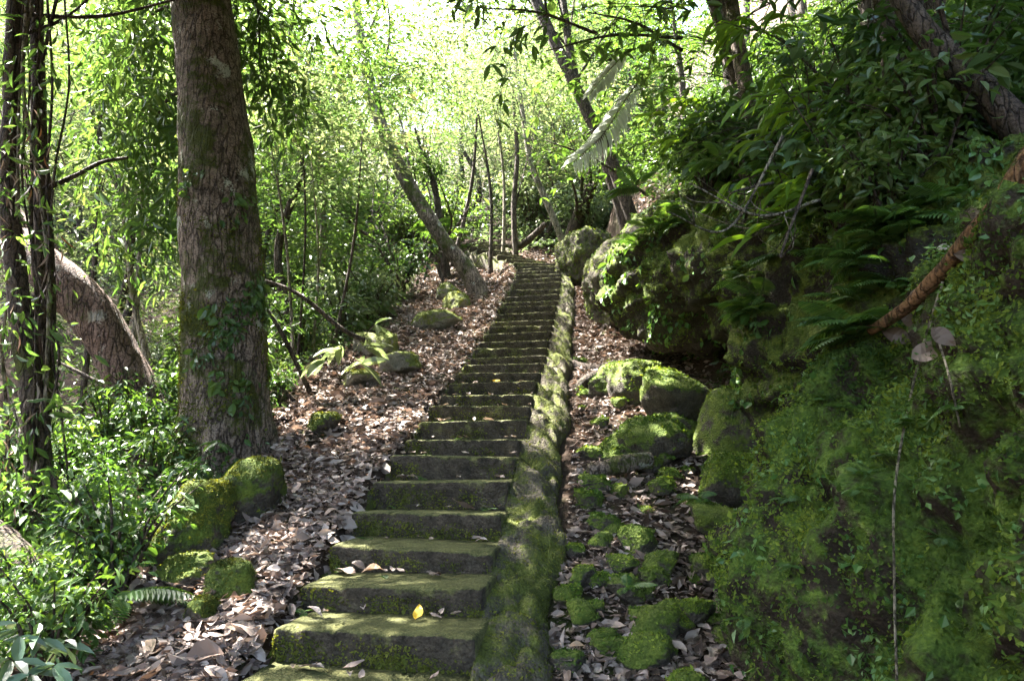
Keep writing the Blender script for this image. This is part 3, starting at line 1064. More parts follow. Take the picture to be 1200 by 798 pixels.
for side, n, lb, gr in ((-1, 120, 'dry brown leaf lying on the litter left of the lower steps', 'dry leaves left of the lower steps'),
                        (1, 70, 'dry brown leaf lying in the lower gully right of the steps', 'dry leaves in the lower gully')):
    r = np.random.default_rng(55 + side)
    x, y = litter_points(n * 12, r, side)
    m = (y < 4.8) & (y > 2.6) & (np.abs(x / y + .05) < .62)
    x, y = x[m][:n], y[m][:n]
    g, nr = ground(x, y), ground_normal(x, y)
    for i in range(len(x)):
        if side < 0:
            zn = 'in front of the small stones' if y[i] < 3.5 else 'beside the small half sunk stones' if y[i] < 4.0 else 'beside the two mossy boulders' if x[i] < -1.35 else 'between the boulders and the steps'
        else:
            zn = 'at the near end of the gully' if y[i] < 3.4 else 'round the fern covered mound' if y[i] < 4 else 'among the heaped gully stones'
        lb, gr = 'dry brown leaf lying ' + zn, 'dry leaves ' + zn
        fallen((x[i], y[i], g[i] + .035 + .015 * r.random()), nr[i] + .25 * r.normal(size=3) * np.array([1, 1, 0]), .088 * r.lognormal(0, .3), dry_me[r.integers(0, 8)], r, lb, group=gr)
r = np.random.default_rng(58)
for k in range(2, 15):                                   # a few dry leaves on each of the lower treads
    for q in range(r.integers(5, 9)):
        fallen(stair_z(k, r.uniform(-.46, .46), r.uniform(.24, .37)) + np.array([0, 0, .022]), np.array([.2 * r.normal(), .2 * r.normal(), 1]), .075 * r.lognormal(0, .35),
               dry_me[r.integers(0, 8)], r, 'dry leaf lying on the tread of a lower step', group='dry leaves on the lower treads')


def one_leaf(p, L, mat, label, seed, name='fallen_leaf', nrm=(0, 0, 1), wid=.5, rnd=None):
    r = np.random.default_rng(seed)
    mb = MB()
    put_leaves(mb, np.array([[-.5, 0, 0.]]), np.array([[1., 0, 0]]), np.array([[0, 0, 1.]]), 1.0, wid, tmpl_fine(seed), rnd=np.array([.12 + .3 * r.random() if rnd is None else rnd]))
    me = mb.mesh(name)
    me.materials.append(M[mat])
    return fallen(p, np.asarray(nrm, float), L, me, r, label)


one_leaf(stair_z(3, .15, .28) + np.array([0, 0, .03]), .10, 'leaf_yellow', 'yellow fallen leaf propped on the lowest full step', 3, nrm=(0, -.6, 1))
one_leaf(stair_z(13, .02, .12) + np.array([0, 0, .02]), .09, 'leaf_yellow', 'yellow leaf lying halfway up the flight', 4, nrm=(0, -.8, 1))
one_leaf(stair_z(4, -.08, .12) + np.array([0, 0, .015]), .08, 'leaf_mid', 'single green leaf lying on a lower tread', 5)
one_leaf(stair_z(4, -.22, .3) + np.array([0, 0, .03]), .12, 'leaf_dry', 'pale curled leaf on a lower step', 6, nrm=(0, -.3, 1), rnd=.9)
one_leaf(stair_z(4, -.30, .30) + np.array([0, 0, .05]), .10, 'leaf_dry', 'reddish curled leaf beside the pale leaf on the step', 7, nrm=(.2, -.7, 1))


# ------------------------------------------------------------------ plants
def leaf_cloud(mb, centers, r, per, spread, L, wr, tm=DIAMOND, up=1.0, droop=.25):
    """sprays of leaves round twig tips"""
    n = len(centers) * per
    c = np.repeat(centers, per, 0)
    off = r.normal(size=(n, 3)) * np.asarray(spread)
    P = c + off
    D = unit(off * np.array([1, 1, .5]) + .6 * r.normal(size=(n, 3)) * np.asarray(spread)) + np.array([0, 0, -droop])
    Nn = np.array([0, 0, up]) + .6 * r.normal(size=(n, 3))
    tint = np.repeat(r.random(len(centers)), per)
    LL = L * r.lognormal(0, .25, n)
    put_leaves(mb, P, D, Nn, LL, LL * wr * r.uniform(.8, 1.2, n), tm, rnd=np.clip(.5 * tint + .5 * r.random(n), 0, 1))


def ell_points(c, rad, n, r, shell=.55):
    d = unit(r.normal(size=(n, 3)))
    q = shell + (1 - shell) * r.random(n)
    q = np.where(r.random(n) < .25, q * .6, q)
    return np.asarray(c) + d * np.asarray(rad) * q[:, None]


def tree(label, path, rad, bark, crown, leaf, seed, cat='tree', name='tree', seg=10, rough=.12, flare=.5, limbs=6, group=None, n=None, ridge=0, limb_from=.45):
    """path: world points of the trunk; crown: list of (centre, radii, clumps, leaves per clump, leaf length, spread)"""
    r = np.random.default_rng(seed)
    path = np.asarray(path, float)
    g0 = gz(path[0][0], path[0][1])
    if group is None and path[0][2] > g0:                # carry the trunk down to its soil
        d0 = unit(path[0] - path[1]) * .3 + np.array([0, 0, -.12])
        q = path[0].copy()
        for _ in range(40):
            q = q + d0
            if q[2] < gz(q[0], q[1]) - .15:
                break
        path = np.vstack([q, path])
        rad = [rad[0] * 1.1] + list(rad)
    o = thing(name, label, cat, path[0], group)
    b = path[0]
    mb = MB()
    c = tube(mb, path - b, rad, seg, n or 10 * len(path), rough, 2.5, flare, ridge=ridge)
    build(mb, 'trunk', M[bark], o, smooth=True)
    cm = MB()
    for (cc, cr, ncl, per, L, sp) in crown:
        pts = ell_points(np.asarray(cc) - b, cr, ncl, r)
        leaf_cloud(cm, pts, r, per, sp, L, .42)
        for q in range(min(limbs, ncl)):
            s = c[int(len(c) * r.uniform(limb_from, .98))]
            e = pts[q]
            bm_ = MB()
            mid = (s + e) / 2 + np.array([0, 0, .12 * np.linalg.norm(e - s)]) + .1 * np.linalg.norm(e - s) * r.normal(size=3)
            r0 = np.atleast_1d(rad)[-1] * .45
            tube(bm_, [s, mid, e], [r0, r0 * .25], 5, 8, .1, 4)
            build(bm_, 'branch', M[bark], o, smooth=True)
    if crown:
        build(cm, 'crown', M[leaf], o)
    return o


# big trunk left of the steps
BY = 5.9
bp = [at(268, 556, BY), at(264, 470, BY), at(260, 330, BY), at(255, 200, BY), at(243, 60, BY), at(232, -60, BY)]
bp[0][2] = gz(bp[0][0], BY) - .40
top = bp[-1]
bp += [top + np.array([-.3, .3, 2.5]), top + np.array([-.2, .6, 5.0])]
big = tree('thick mossy tree with peeling brown bark left of the steps', bp, [.37, .345, .335, .315, .275, .25, .20, .12], 'bark_big',
           [(np.array([-1.3, 5.2, 9.6]), (4.6, 4.4, 2.2), 430, 70, .20, (.46, .46, .18))], 'leaf_mid', 201, name='big_tree', seg=90, n=190, rough=.11, flare=.30, limbs=8, ridge=.07, limb_from=.84)
bo = np.array(big.location)
r = np.random.default_rng(202)
mb = MB()
for (px, py, y, n_, sp) in [(175, 20, 6.6, 40, .45), (170, 110, 6.7, 36, .4), (195, 190, 6.6, 30, .32), (150, 60, 7.0, 34, .5), (192, 260, 6.5, 16, .25), (303, 40, 6.6, 26, .22), (305, 110, 6.6, 14, .18), (130, 0, 6.8, 26, .5)]:
    c0 = at(px, py, y)
    tips = c0 + r.normal(size=(n_, 3)) * sp
    leaf_cloud(mb, tips - bo, r, 26, (.09, .09, .16), .13, .26, LEAF, up=.5, droop=.9)
build(mb, 'hanging_foliage', M['leaf_mid'], big)
for pts in ([at(235, 20, 6.0), at(190, 10, 6.4), at(150, 50, 6.9)], [at(238, 130, 6.0), at(205, 110, 6.4), at(175, 150, 6.7)], [at(265, -20, 6.0), at(300, 0, 6.4), at(305, 90, 6.6)]):
    mb = MB()
    tube(mb, np.array(pts) - bo, [.03, .008], 5, 10, .1)
    build(mb, 'branch', M['bark_dark'], big, smooth=True)
# small ferny epiphytes and dead twigs on the trunk
mb = MB()
tr_me = [c for c in big.children if c.name.startswith('trunk')][0].data
tv = np.empty(len(tr_me.vertices) * 3, np.float32)
tr_me.vertices.foreach_get('co', tv)
tv = tv.reshape(-1, 3).astype(float)
tt = np.empty(len(tr_me.loops), np.int32)
tr_me.loops.foreach_get('vertex_index', tt)
tt = tt.reshape(-1, 3)
moss_bits(tv, tt, 9000, r, .018, M['moss_bit'], 'moss', big, (0, 0, 0), keep=lambda c, n: ((n[:, 1] < .3) & (c[:, 2] < 3.2)) * np.clip(.1 + 1.5 * fbm(c * 1.7, 3) + .15 * (2.2 - c[:, 2]), 0.005, 1), hang=.6)
moss_bits(tv, tt, 700, r, .055, M['leaf_dark'], 'epiphyte', big, (0, 0, 0), keep=lambda c, n: ((n[:, 1] < .2) & (c[:, 2] < 2.8) & (c[:, 2] > .2)) * np.clip(2 * fbm(c * 2.4 + 3, 3) - .1, 0.0, 1), tm=LEAF, hang=1.2)

# leaning reddish trunk behind it
lp = [at(225, 600, 6.5), at(195, 520, 6.5), at(150, 440, 6.5), at(112, 375, 6.45), at(62, 322, 6.4), at(0, 270, 6.6), at(-80, 190, 7.0), at(-160, 60, 7.4)]
tree('reddish trunk leaning left behind the thick mossy tree', lp, [.22, .215, .215, .21, .20, .17, .13, .08], 'bark_red',
     [(lp[-1] + np.array([0, 0, .8]), (1.6, 1.6, 1.0), 40, 50, .11, (.3, .3, .12))], 'leaf_mid', 211, name='leaning_tree', seg=40, n=90, rough=.16, flare=.1, limbs=4, ridge=.06)

# vine clad stems at the left edge
VY = 5.0
vt = thing('vine_clad_tree', 'slim tree wrapped in hanging vines at the left edge of the wood', 'tree', (at(50, 740, VY)[0], VY, gz(at(50, 740, VY)[0], VY)))
vo = np.array(vt.location)
for path, rad in (([at(62, 760, VY), at(52, 620, VY), at(35, 450, VY), at(12, 250, VY), at(14, 100, VY), at(20, -60, VY)], [.09, .085, .078, .07, .06, .05]),
                  ([at(40, 740, 5.1), at(42, 560, 5.15), at(52, 400, 5.2), at(50, 250, 5.2), at(45, 120, 5.2), at(40, -60, 5.2)], [.085, .078, .07, .062, .056, .05])):
    mb = MB()
    tube(mb, np.array(path) - vo, rad, 20, 60, .3, 4, .3, ridge=.1)
    build(mb, 'stem', M['bark_dark'], vt, smooth=True)
r = np.random.default_rng(221)
for k in range(11):
    x0 = r.uniform(-8, 70)
    ph = r.uniform(0, 6)
    pts = [at(x0 + 14 * math.sin(ph + j * .9) + 8 * r.normal(), 730 - j * 105, VY - .12 + .2 * r.random()) for j in range(8)]
    mb = MB()
    tube(mb, np.array(pts) - vo, .006 + .012 * r.random(), 5, 40, .2, 6)
    build(mb, 'vine', M['bark_pale' if k % 3 == 0 else 'bark_dark'], vt, smooth=True)
mb = MB()
tips = np.array([at(r.uniform(-20, 75), r.uniform(20, 700), VY - .1 + .35 * r.normal()) for _ in range(150)])
leaf_cloud(mb, tips - vo, r, 8, (.07, .07, .10), .085, .3, LEAF, up=.6, droop=.7)
build(mb, 'foliage', M['leaf_mid'], vt)
mb = MB()
tips = np.array([at(r.uniform(-10, 62), r.uniform(120, 620), VY - .15) for _ in range(34)])
leaf_cloud(mb, tips - vo, r, 5, (.05, .05, .09), .10, .10, LEAF, up=.4, droop=1.4)
build(mb, 'dead_foliage', M['leaf_dry'], vt)
for pts, rr in (([at(52, 222, 5.1), at(90, 205, 5.1), at(120, 190, 5.1), at(150, 185, 5.1)], [.022, .012]), ([at(15, 15, 5.0), at(70, 20, 5.1), at(130, 18, 5.2), at(205, 0, 5.3)], [.020, .010]),
                ([at(30, 40, 5.0), at(75, 22, 5.1), at(120, -15, 5.3)], [.016, .008])):
    mb = MB()
    tube(mb, np.array(pts) - vo, rr, 6, 20, .3, 7)
    build(mb, 'branch', M['bark_dark'], vt, smooth=True)


def log(label, pts, rad, bark, name='fallen_branch', cat='branch', seg=12, rough=.25):
    o_ = np.asarray(pts[0])
    mb = MB()
    tube(mb, np.array(pts) - o_, rad, seg, 8 * len(pts), rough, 5)
    o = link(name, mb.mesh(name, True), M[bark], None, o_)
    return tag(o, label, cat)


log('dark fallen trunk sloping down at the lower left corner', [at(-60, 590, 4.5), at(10, 650, 4.3), at(60, 690, 4.2), at(110, 735, 4.1)], [.12, .115, .10, .08], 'bark_dark', 'fallen_tree', 'fallen tree', 20)
log('grey branch lying across the ravine plants at the lower left', [at(60, 560, 4.9), at(110, 610, 4.9), at(150, 645, 4.85)], [.035, .03], 'bark_dark')
log('thin branch arching out right of the thick mossy tree', [at(300, 325, 7.6), at(350, 345, 7.6), at(400, 385, 7.7), at(430, 400, 7.8)], [.018, .025, .03], 'bark_dark')
log('dead branch slanting down right of the thick mossy tree', [at(303, 345, 7.2), at(335, 400, 7.2), at(368, 470, 7.3)], [.018, .03], 'bark_dark')
log('short dead stick leaning at the foot of the thick mossy tree', [at(310, 435, 7.0), at(345, 470, 7.0)], [.015, .02], 'bark_dark')
log('thin stick crossing the shade left of the reddish trunk', [at(60, 420, 6.9), at(100, 440, 6.9), at(140, 460, 6.9)], [.015, .02], 'bark_dark')
log('pale sapling stem between the reddish trunk and thick tree', [at(180, 445, 7.8), at(160, 370, 7.8), at(150, 290, 7.8), at(140, 200, 7.8)], [.04, .03], 'bark_pale', 'young_sapling', 'sapling')
log('forked dead stick lying on the litter left of the steps', [at(465, 470, 8.2), at(490, 445, 8.4), at(512, 402, 9.4)], [.012, .018], 'bark_dark', rough=.3)
log('mossy log lying across the gully', [at(690, 552, 5.6), at(725, 545, 5.6), at(762, 538, 5.7)], [.06, .075, .06], 'bark_big', 'mossy_log', 'log')
log('dark rotten log at the mouth of the hollow', [at(670, 428, 9.3), at(695, 436, 9.2), at(725, 428, 9.2)], [.09, .1, .08], 'bark_dark', 'rotten_log', 'log')
log('second dark log propped below the rotten log', [at(665, 470, 8.3), at(685, 448, 8.4), at(700, 440, 8.6)], [.07, .08], 'bark_dark', 'rotten_log', 'log')
log('bent branch lying over the rocks at the top of the steps', [at(590, 288, 17.5), at(612, 287, 17.3), at(640, 262, 17.0)], [.05, .09, .07], 'bark_dark')
RP = [(1290, 95), (1245, 150), (1205, 200), (1170, 245), (1130, 290), (1095, 328), (1060, 362), (1020, 388)]
rd_ = np.array([on_rock(a, b, 2.7)[1] for a, b in RP])
rd_[:2] = rd_[2]
for _ in range(4):
    rd_[1:-1] = np.minimum((rd_[:-2] + rd_[1:-1] + rd_[2:]) / 3, rd_[1:-1] + .05)
ROOT = [at(a, b, float(y) - .045) for (a, b), y in zip(RP, rd_)]
log('orange barked root running down over the huge mossy rock', ROOT,
    [.07, .06, .052, .042, .034, .028, .022], 'bark_orange', 'tree_root', 'root', 18)
log('thin vine hanging straight down the huge mossy rock', [on_rock(1105, 330, 2.55, .08), on_rock(1075, 430, 2.35, .08), on_rock(1050, 560, 2.1, .06), on_rock(1048, 680, 2.0, .06), on_rock(1052, 830, 1.95, .06)], [.006, .005, .004], 'bark_pale', 'hanging_vine', 'vine', 6)
log('second thin vine hanging over the dead leaves on the huge rock', [on_rock(1100, 400, 2.5, .06), on_rock(1112, 440, 2.42, .06), on_rock(1125, 500, 2.3, .06)], [.004, .003], 'bark_pale', 'hanging_vine', 'vine', 6)

# ---- trees of the wood with trunks one can tell apart
tree('leaning mossy trunk standing left of the top of the steps', [at(548, 318, 13.6), at(515, 275, 13.6), at(478, 215, 13.6), at(448, 150, 13.6), at(425, 60, 13.8), at(410, -60, 14)],
     [.17, .155, .15, .135, .11, .08], 'bark_big', [(at(420, 30, 14), (3.2, 2.6, 2.2), 130, 60, .11, (.4, .4, .15))], 'leaf_sun', 231, seg=16, n=50)
tree('slender forked tree at the right of the stair top', [at(658, 280, 16.6), at(640, 235, 16.5), at(622, 190, 16.5), at(612, 130, 16.6), at(600, 40, 16.8)],
     [.09, .085, .07, .06, .04], 'bark_pale', [(at(600, 60, 14), (2.2, 2.0, 1.6), 45, 50, .11, (.35, .35, .13))], 'leaf_sun', 232)
tree('thin upright stem above the top of the steps', [at(604, 292, 17.2), at(602, 240, 17.2), at(606, 180, 17.2), at(600, 100, 17.4)],
     [.08, .07, .06, .04], 'bark_dark', [(at(605, 110, 17.4), (2.2, 2.0, 1.8), 45, 50, .12, (.4, .4, .15))], 'leaf_sun', 233)
tree('small dark tree with a bushy tuft beyond the leaning trunk', [at(515, 255, 15.5), at(508, 215, 15.5), at(498, 190, 15.5), at(486, 150, 15.5)],
     [.08, .07, .05, .03], 'bark_dark', [(at(497, 195, 15.5), (.45, .45, .4), 14, 60, .10, (.15, .15, .1)), (at(480, 120, 15.6), (2.0, 2.0, 1.4), 40, 50, .12, (.4, .4, .15))], 'leaf_mid', 234)
tree('thick dark trunk leaning over the steps from the right bank', [at(715, 185, 11.4), at(690, 135, 11.4), at(662, 75, 11.4), at(632, 10, 11.5), at(605, -60, 11.6), at(560, -190, 12.0)],
     [.11, .11, .105, .10, .10, .07], 'bark_dark', [(at(575, -170, 11.8), (3.4, 3.2, 1.8), 90, 60, .12, (.4, .4, .15))], 'leaf_mid', 235, seg=16, n=50, flare=.15)
tree('second dark trunk leaning beside the thick one', [at(705, 175, 11.9), at(682, 120, 11.9), at(668, 60, 12), at(655, -40, 12.1)],
     [.09, .085, .08, .06], 'bark_dark', [(at(650, -60, 12), (2.2, 2.2, 1.5), 40, 60, .12, (.4, .4, .15))], 'leaf_mid', 236)
tree('brown trunk standing on the right bank above the bulging rock', [at(875, 110, 8.2), at(868, 70, 8.2), at(860, 20, 8.2), at(850, -60, 8.3), at(840, -250, 8.6)],
     [.10, .095, .09, .085, .07], 'bark_big', [(at(800, -290, 8.4), (3.0, 2.6, 1.5), 90, 60, .12, (.4, .4, .15))], 'leaf_mid', 237)
tree('thinner trunk just left of the brown bank trunk', [at(862, 95, 8.5), at(848, 45, 8.5), at(832, -10, 8.5), at(815, -100, 8.6)],
     [.08, .075, .07, .05], 'bark_dark', [(at(760, -190, 8.2), (2.2, 2.2, 1.3), 60, 60, .12, (.4, .4, .15))], 'leaf_mid', 238)
tree('dark crooked trunk leaning left above the orange root', [at(1225, 190, 3.7), at(1170, 125, 3.8), at(1118, 75, 3.9), at(1070, 20, 4.0), at(1020, -80, 4.2), at(960, -260, 4.6)],
     [.09, .085, .08, .072, .062, .04], 'bark_dark', [(at(930, -420, 4.6), (2.6, 2.6, 1.2), 110, 60, .11, (.35, .35, .13))], 'leaf_dark', 239, seg=18, n=60, rough=.2)
tree('knotted tree standing over the rock at the far bend', [at(672, 272, 17.6), at(680, 250, 17.4), at(695, 215, 16.8)], [.2, .18, .12], 'bark_dark',
     [(at(700, 170, 15.2), (1.6, 1.6, 1.0), 40, 50, .11, (.3, .3, .12))], 'leaf_mid', 240, seg=14)
SAPL = [(352, 300, 8.6, 310, 130, .022, 'thin sapling leaning left beside the thick mossy tree'), (355, 300, 8.7, 352, 115, .018, 'upright thin sapling beside the leaning sapling'),
        (372, 290, 9.0, 365, 190, .02, 'short thin sapling in the sunlit shrubs'), (395, 280, 9.5, 425, 150, .025, 'thin sapling leaning right in the sunlit shrubs'),
        (380, 260, 12, 368, 100, .07, 'grey stem in the middle of the bright wood'), (575, 280, 16, 560, 130, .05, 'pale stem left of the upright one at stair top'),
        (590, 285, 17.5, 575, 100, .05, 'slim stem rising directly behind the last step'), (530, 270, 16.5, 560, 120, .06, 'stem leaning right beyond the small dark tree'),
        (155, 430, 9.5, 168, 60, .05, 'slender stem seen left of the thick mossy tree'), (95, 470, 9.0, 120, 90, .05, 'slender stem seen behind the reddish trunk')]
for k, (x0, y0, D, x1, y1, rd, lb) in enumerate(SAPL):
    a, b = at(x0, y0, D), at(x1, y1, D)
    a[2] = gz(a[0], D) - .05
    mid = (a + b) / 2 + np.array([.08, 0, 0]) * D / 8
    tree(lb, [a, mid, b], [rd, rd * .8, rd * .4], 'bark_dark' if k % 2 else 'bark_pale', [(b, (.9 * D / 10, .9 * D / 10, .7 * D / 10), 14, 40, .10, (.25, .25, .1))], 'leaf_sun', 250 + k, name='sapling', cat='sapling', seg=6, limbs=4)

# ---- the wood behind: proto trees, then copies
protos = []
for k in range(6):
    r = np.random.default_rng(300 + k)
    H = [7.5, 9, 6, 8, 5, 10][k]
    lean = r.normal(size=2) * .5
    path = [(0, 0, -.3), (lean[0] * .9 + .25 * r.normal(), lean[1], H * .2), (lean[0] * .4 + .3 * r.normal(), lean[1] * .3, H * .42), (lean[0] * 1.5, lean[1], H * .65), (lean[0] * 1.4 + .4, lean[1] * 1.4, H * .9)]
    crown = [((lean[0], lean[1], H * .68), (2.4, 2.4, H * .32), [130, 110, 130, 100, 120, 120][k], 64, [.09, .11, .085, .12, .10, .095][k], ([.36, .28, .45, .30, .26, .40][k],) * 2 + (.10,)), ((lean[0] * .6, lean[1] * .6, H * .32), (1.7, 1.7, H * .18), 40, 55, [.09, .11, .09, .12, .10, .10][k], (.32, .32, .10))]
    t_ = tree('leafy tree in the sunlit wood beyond the ravine', path, [.085, .07, .05, .025], 'bark_dark', crown, ['leaf_sun', 'leaf_sun', 'leaf_sun', 'leaf_mid', 'leaf_sun', 'leaf_sun'][k], 310 + k,
              name='leafy_tree', seg=7, limbs=6, flare=.3, group='leafy trees of the sunlit wood')
    protos.append(t_)
r = np.random.default_rng(333)
spots = []
tries = 0
while len(spots) < 60 and tries < 6000:
    tries += 1
    y = r.uniform(9, 34)
    x = r.uniform(-.85 * y, .22 * y)
    u = x - float(xs(y))
    if y < 19 and u > -3.6:
        continue
    if x > float(foot_x(y)) + 3:
        continue
    if any((x - a) ** 2 + (y - b) ** 2 < 2.6 for a, b in spots):
        continue
    spots.append((x, y))
for k, (x, y) in enumerate(spots):
    loc = (x, y, gz(x, y))
    sc = float(r.uniform(.8, 1.25))
    if k < 6:
        o = protos[k]
        o.location = loc
        o.rotation_euler = (0, 0, r.uniform(0, 6.28))
        o.scale = (sc,) * 3
    else:
        o = copy_thing(protos[k % 6], loc, r.uniform(0, 6.28), sc)
    q = x / y
    zn = ('behind the vine clad tree' if q < -.55 else 'behind the thick mossy tree' if q < -.36 else 'between the thick tree and the leaning mossy trunk' if q < -.16 else 'behind the leaning mossy trunk' if q < -.05 else 'beyond the top of the steps')
    dz = 'near leafy tree' if y < 15 else 'leafy tree' if y < 22 else 'distant leafy tree'
    o['label'], o['group'] = dz + ' of the sunlit wood ' + zn, dz + 's ' + zn

# ---- the same wood goes on round and behind the viewpoint: tall trees whose crowns shade the lower steps
path = [(0, 0, -.3), (.1, .1, 3.5), (-.1, .3, 7), (.2, .2, 10)]
tall = tree('tall leafy tree shading the lower steps', path, [.22, .19, .15, .07], 'bark_dark', [((0, .2, 9.0), (3.8, 3.8, 1.8), 230, 55, .16, (.46, .46, .15)), ((0, .2, 7.0), (2.8, 2.8, 1.0), 90, 55, .15, (.44, .44, .14))],
            'leaf_mid', 338, name='tall_tree', seg=10, limbs=8, flare=.4, group='tall trees shading the lower steps')
for k, (x, y, rz_, sc) in enumerate([(3.2, -1.6, 0, .9), (-4.6, -1.2, 1.1, 1.0), (.3, -4.8, 2.3, 1.0), (6.0, .8, 3.1, 1.0), (5.2, 3.6, 4.4, .95), (-3.9, 2.6, 5.2, 1.05), (7.2, 6.4, .6, 1.0), (-1.6, -8, 1.9, 1.1), (5, -6, 3.6, 1.1), (-8, -5, 2.8, 1.1)]):
    loc = (x, y, gz(x, y))
    if k == 0:
        tall.location, tall.scale = loc, (sc,) * 3
    else:
        copy_thing(tall, loc, rz_, sc)

# ---- trees up the right hillside
hp = []
for k in range(3):
    r = np.random.default_rng(340 + k)
    H = [6.5, 5, 8][k]
    path = [(0, 0, -.3), (-.2, 0, H * .35), (-.6, .1, H * .9)]
    crown = [((-.6, 0, H * .7), (2.4, 2.4, H * .28), 90, 46, .12, (.36, .36, .14))]
    hp.append(tree('leafy tree on the steep hillside above the rocks', path, [.12, .09, .04], 'bark_dark', crown, ['leaf_mid', 'leaf_dark', 'leaf_mid'][k], 345 + k, name='hillside_tree', seg=7, limbs=6,
                   group='trees on the steep hillside'))
hs = [(4.0, 6.5), (5.5, 9.5), (4.2, 12.0), (6.5, 14), (4.5, 16.5), (7, 19), (8, 11), (6.5, 6.5), (5.0, 4.0), (8.5, 16), (3.6, 20), (10, 22), (6, 25), (9, 9), (11, 13), (9, 5), (12, 9), (11, 18), (13, 21), (7, 8), (5.2, 7.6)]
for k, (x, y) in enumerate(hs):
    loc = (x, y, gz(x, y))
    if k < 3:
        hp[k].location = loc
    else:
        o = copy_thing(hp[k % 3], loc, r.uniform(0, 6.28), float(r.uniform(.85, 1.2)))
    o = hp[k] if k < 3 else o
    zn = 'above the dark crooked trunk' if y < 6 else 'above the shadowed rock wall' if y < 9 else 'above the brown bank trunk' if y < 13 else 'right of the far bend' if x < 8 else 'highest on the slope'
    o['label'], o['group'] = 'leafy hillside tree standing ' + zn, 'hillside trees ' + zn


# ---- shrubs
def shrub_proto(name, label, group, seed, H, R, stems, per, L, wr, mat, tm=LEAF, droop=.4, up=.8, clumps=6):
    r = np.random.default_rng(seed)
    o = thing(name, label, 'shrub', (0, 0, 0), group)
    sm, fm = MB(), MB()
    tips = []
    for k in range(stems):
        th = r.uniform(0, 6.28)
        rr = R * math.sqrt(r.random())
        e = np.array([rr * math.cos(th), rr * math.sin(th), H * r.uniform(.55, 1)])
        m = e * .5 + np.array([0, 0, H * .15])
        c = tube(sm, [(0, 0, -.05), m, e], [.012 * H + .003, .003], 4, 8)
        for q in range(clumps):
            f = r.uniform(.3, 1)
            tips.append(c[int(f * (len(c) - 1))] + r.normal(size=3) * R * .12)
    leaf_cloud(fm, np.array(tips), r, per, (R * .13, R * .13, R * .09), L, wr, tm, up, droop)
    build(sm, 'stem', M['bark_dark'], o, smooth=True)
    build(fm, 'foliage', M[mat], o)
    return o


def scatter(protos, pts, r, s0=.8, s1=1.25, kinds=None, zone=None):
    for k, (x, y) in enumerate(pts):
        loc = (x, y, top_z(x, y) - .02)
        sc = float(r.uniform(s0, s1))
        if k < len(protos):
            o = protos[k]
            o.location, o.rotation_euler, o.scale = loc, (0, 0, r.uniform(0, 6.28)), (sc,) * 3
        else:
            o = copy_thing(protos[k % len(protos)], loc, r.uniform(0, 6.28), sc)
        if kinds:
            o['label'] = kinds[k % len(protos)] + ' ' + zone(x, y)
            o['group'] = o['label'] + 's group' if False else kinds[k % len(protos)] + 's ' + zone(x, y)


def pick(n, r, fx, fy, ok, dmin):
    out, tries = [], 0
    while len(out) < n and tries < 8000:
        tries += 1
        y = fy(r)
        x = fx(r, y)
        if ok(x, y) and all((x - a) ** 2 + (y - b) ** 2 > dmin ** 2 for a, b in out):
            out.append((x, y))
    return out


r = np.random.default_rng(400)
# sunlit bank left of the litter, beyond the thick tree
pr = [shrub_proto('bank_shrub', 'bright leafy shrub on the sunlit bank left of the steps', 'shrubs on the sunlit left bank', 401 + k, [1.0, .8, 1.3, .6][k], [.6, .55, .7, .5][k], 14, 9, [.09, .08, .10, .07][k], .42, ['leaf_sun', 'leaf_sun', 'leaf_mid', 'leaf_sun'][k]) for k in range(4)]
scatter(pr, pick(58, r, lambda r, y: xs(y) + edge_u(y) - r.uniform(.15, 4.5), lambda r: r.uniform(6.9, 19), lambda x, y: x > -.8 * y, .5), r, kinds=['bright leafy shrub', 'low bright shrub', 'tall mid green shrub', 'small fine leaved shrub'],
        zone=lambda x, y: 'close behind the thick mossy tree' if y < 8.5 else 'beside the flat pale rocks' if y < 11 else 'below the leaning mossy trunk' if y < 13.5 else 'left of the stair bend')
pr = [shrub_proto('tall_shrub', 'leafy tall shrub closing in behind the top of the steps', 'tall shrubs behind the top of the steps', 441 + k, [2.2, 1.7][k], [1.2, 1.0][k], 18, 14, [.13, .11][k], .42, ['leaf_sun', 'leaf_mid'][k]) for k in range(2)]
scatter(pr, pick(34, r, lambda r, y: r.uniform(-5, 4.5), lambda r: r.uniform(17.8, 26), lambda x, y: abs(x - xs(y)) > .9, .9), r, kinds=['bright tall shrub', 'mid green tall shrub'],
        zone=lambda x, y: 'left of the last steps' if x < -1.4 else 'right of the last steps' if x > .6 else 'straight behind the last steps')
# ravine plants lower left
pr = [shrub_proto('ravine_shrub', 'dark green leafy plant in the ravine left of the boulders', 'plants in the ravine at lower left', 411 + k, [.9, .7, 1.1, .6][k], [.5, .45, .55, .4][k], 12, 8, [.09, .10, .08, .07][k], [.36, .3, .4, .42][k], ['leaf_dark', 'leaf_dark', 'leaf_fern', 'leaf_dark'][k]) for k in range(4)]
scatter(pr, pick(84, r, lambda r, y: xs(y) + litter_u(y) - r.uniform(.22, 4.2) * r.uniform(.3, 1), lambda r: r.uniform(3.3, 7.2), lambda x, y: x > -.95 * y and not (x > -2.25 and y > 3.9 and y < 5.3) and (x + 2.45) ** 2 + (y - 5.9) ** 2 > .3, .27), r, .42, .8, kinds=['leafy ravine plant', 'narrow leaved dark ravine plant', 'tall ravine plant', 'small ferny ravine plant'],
        zone=lambda x, y: 'at the lower left corner' if y < 4.2 else 'round the foot of the vine clad tree' if y < 5.4 else 'below the reddish leaning trunk' if x < -3.2 else 'beside the thick mossy tree')
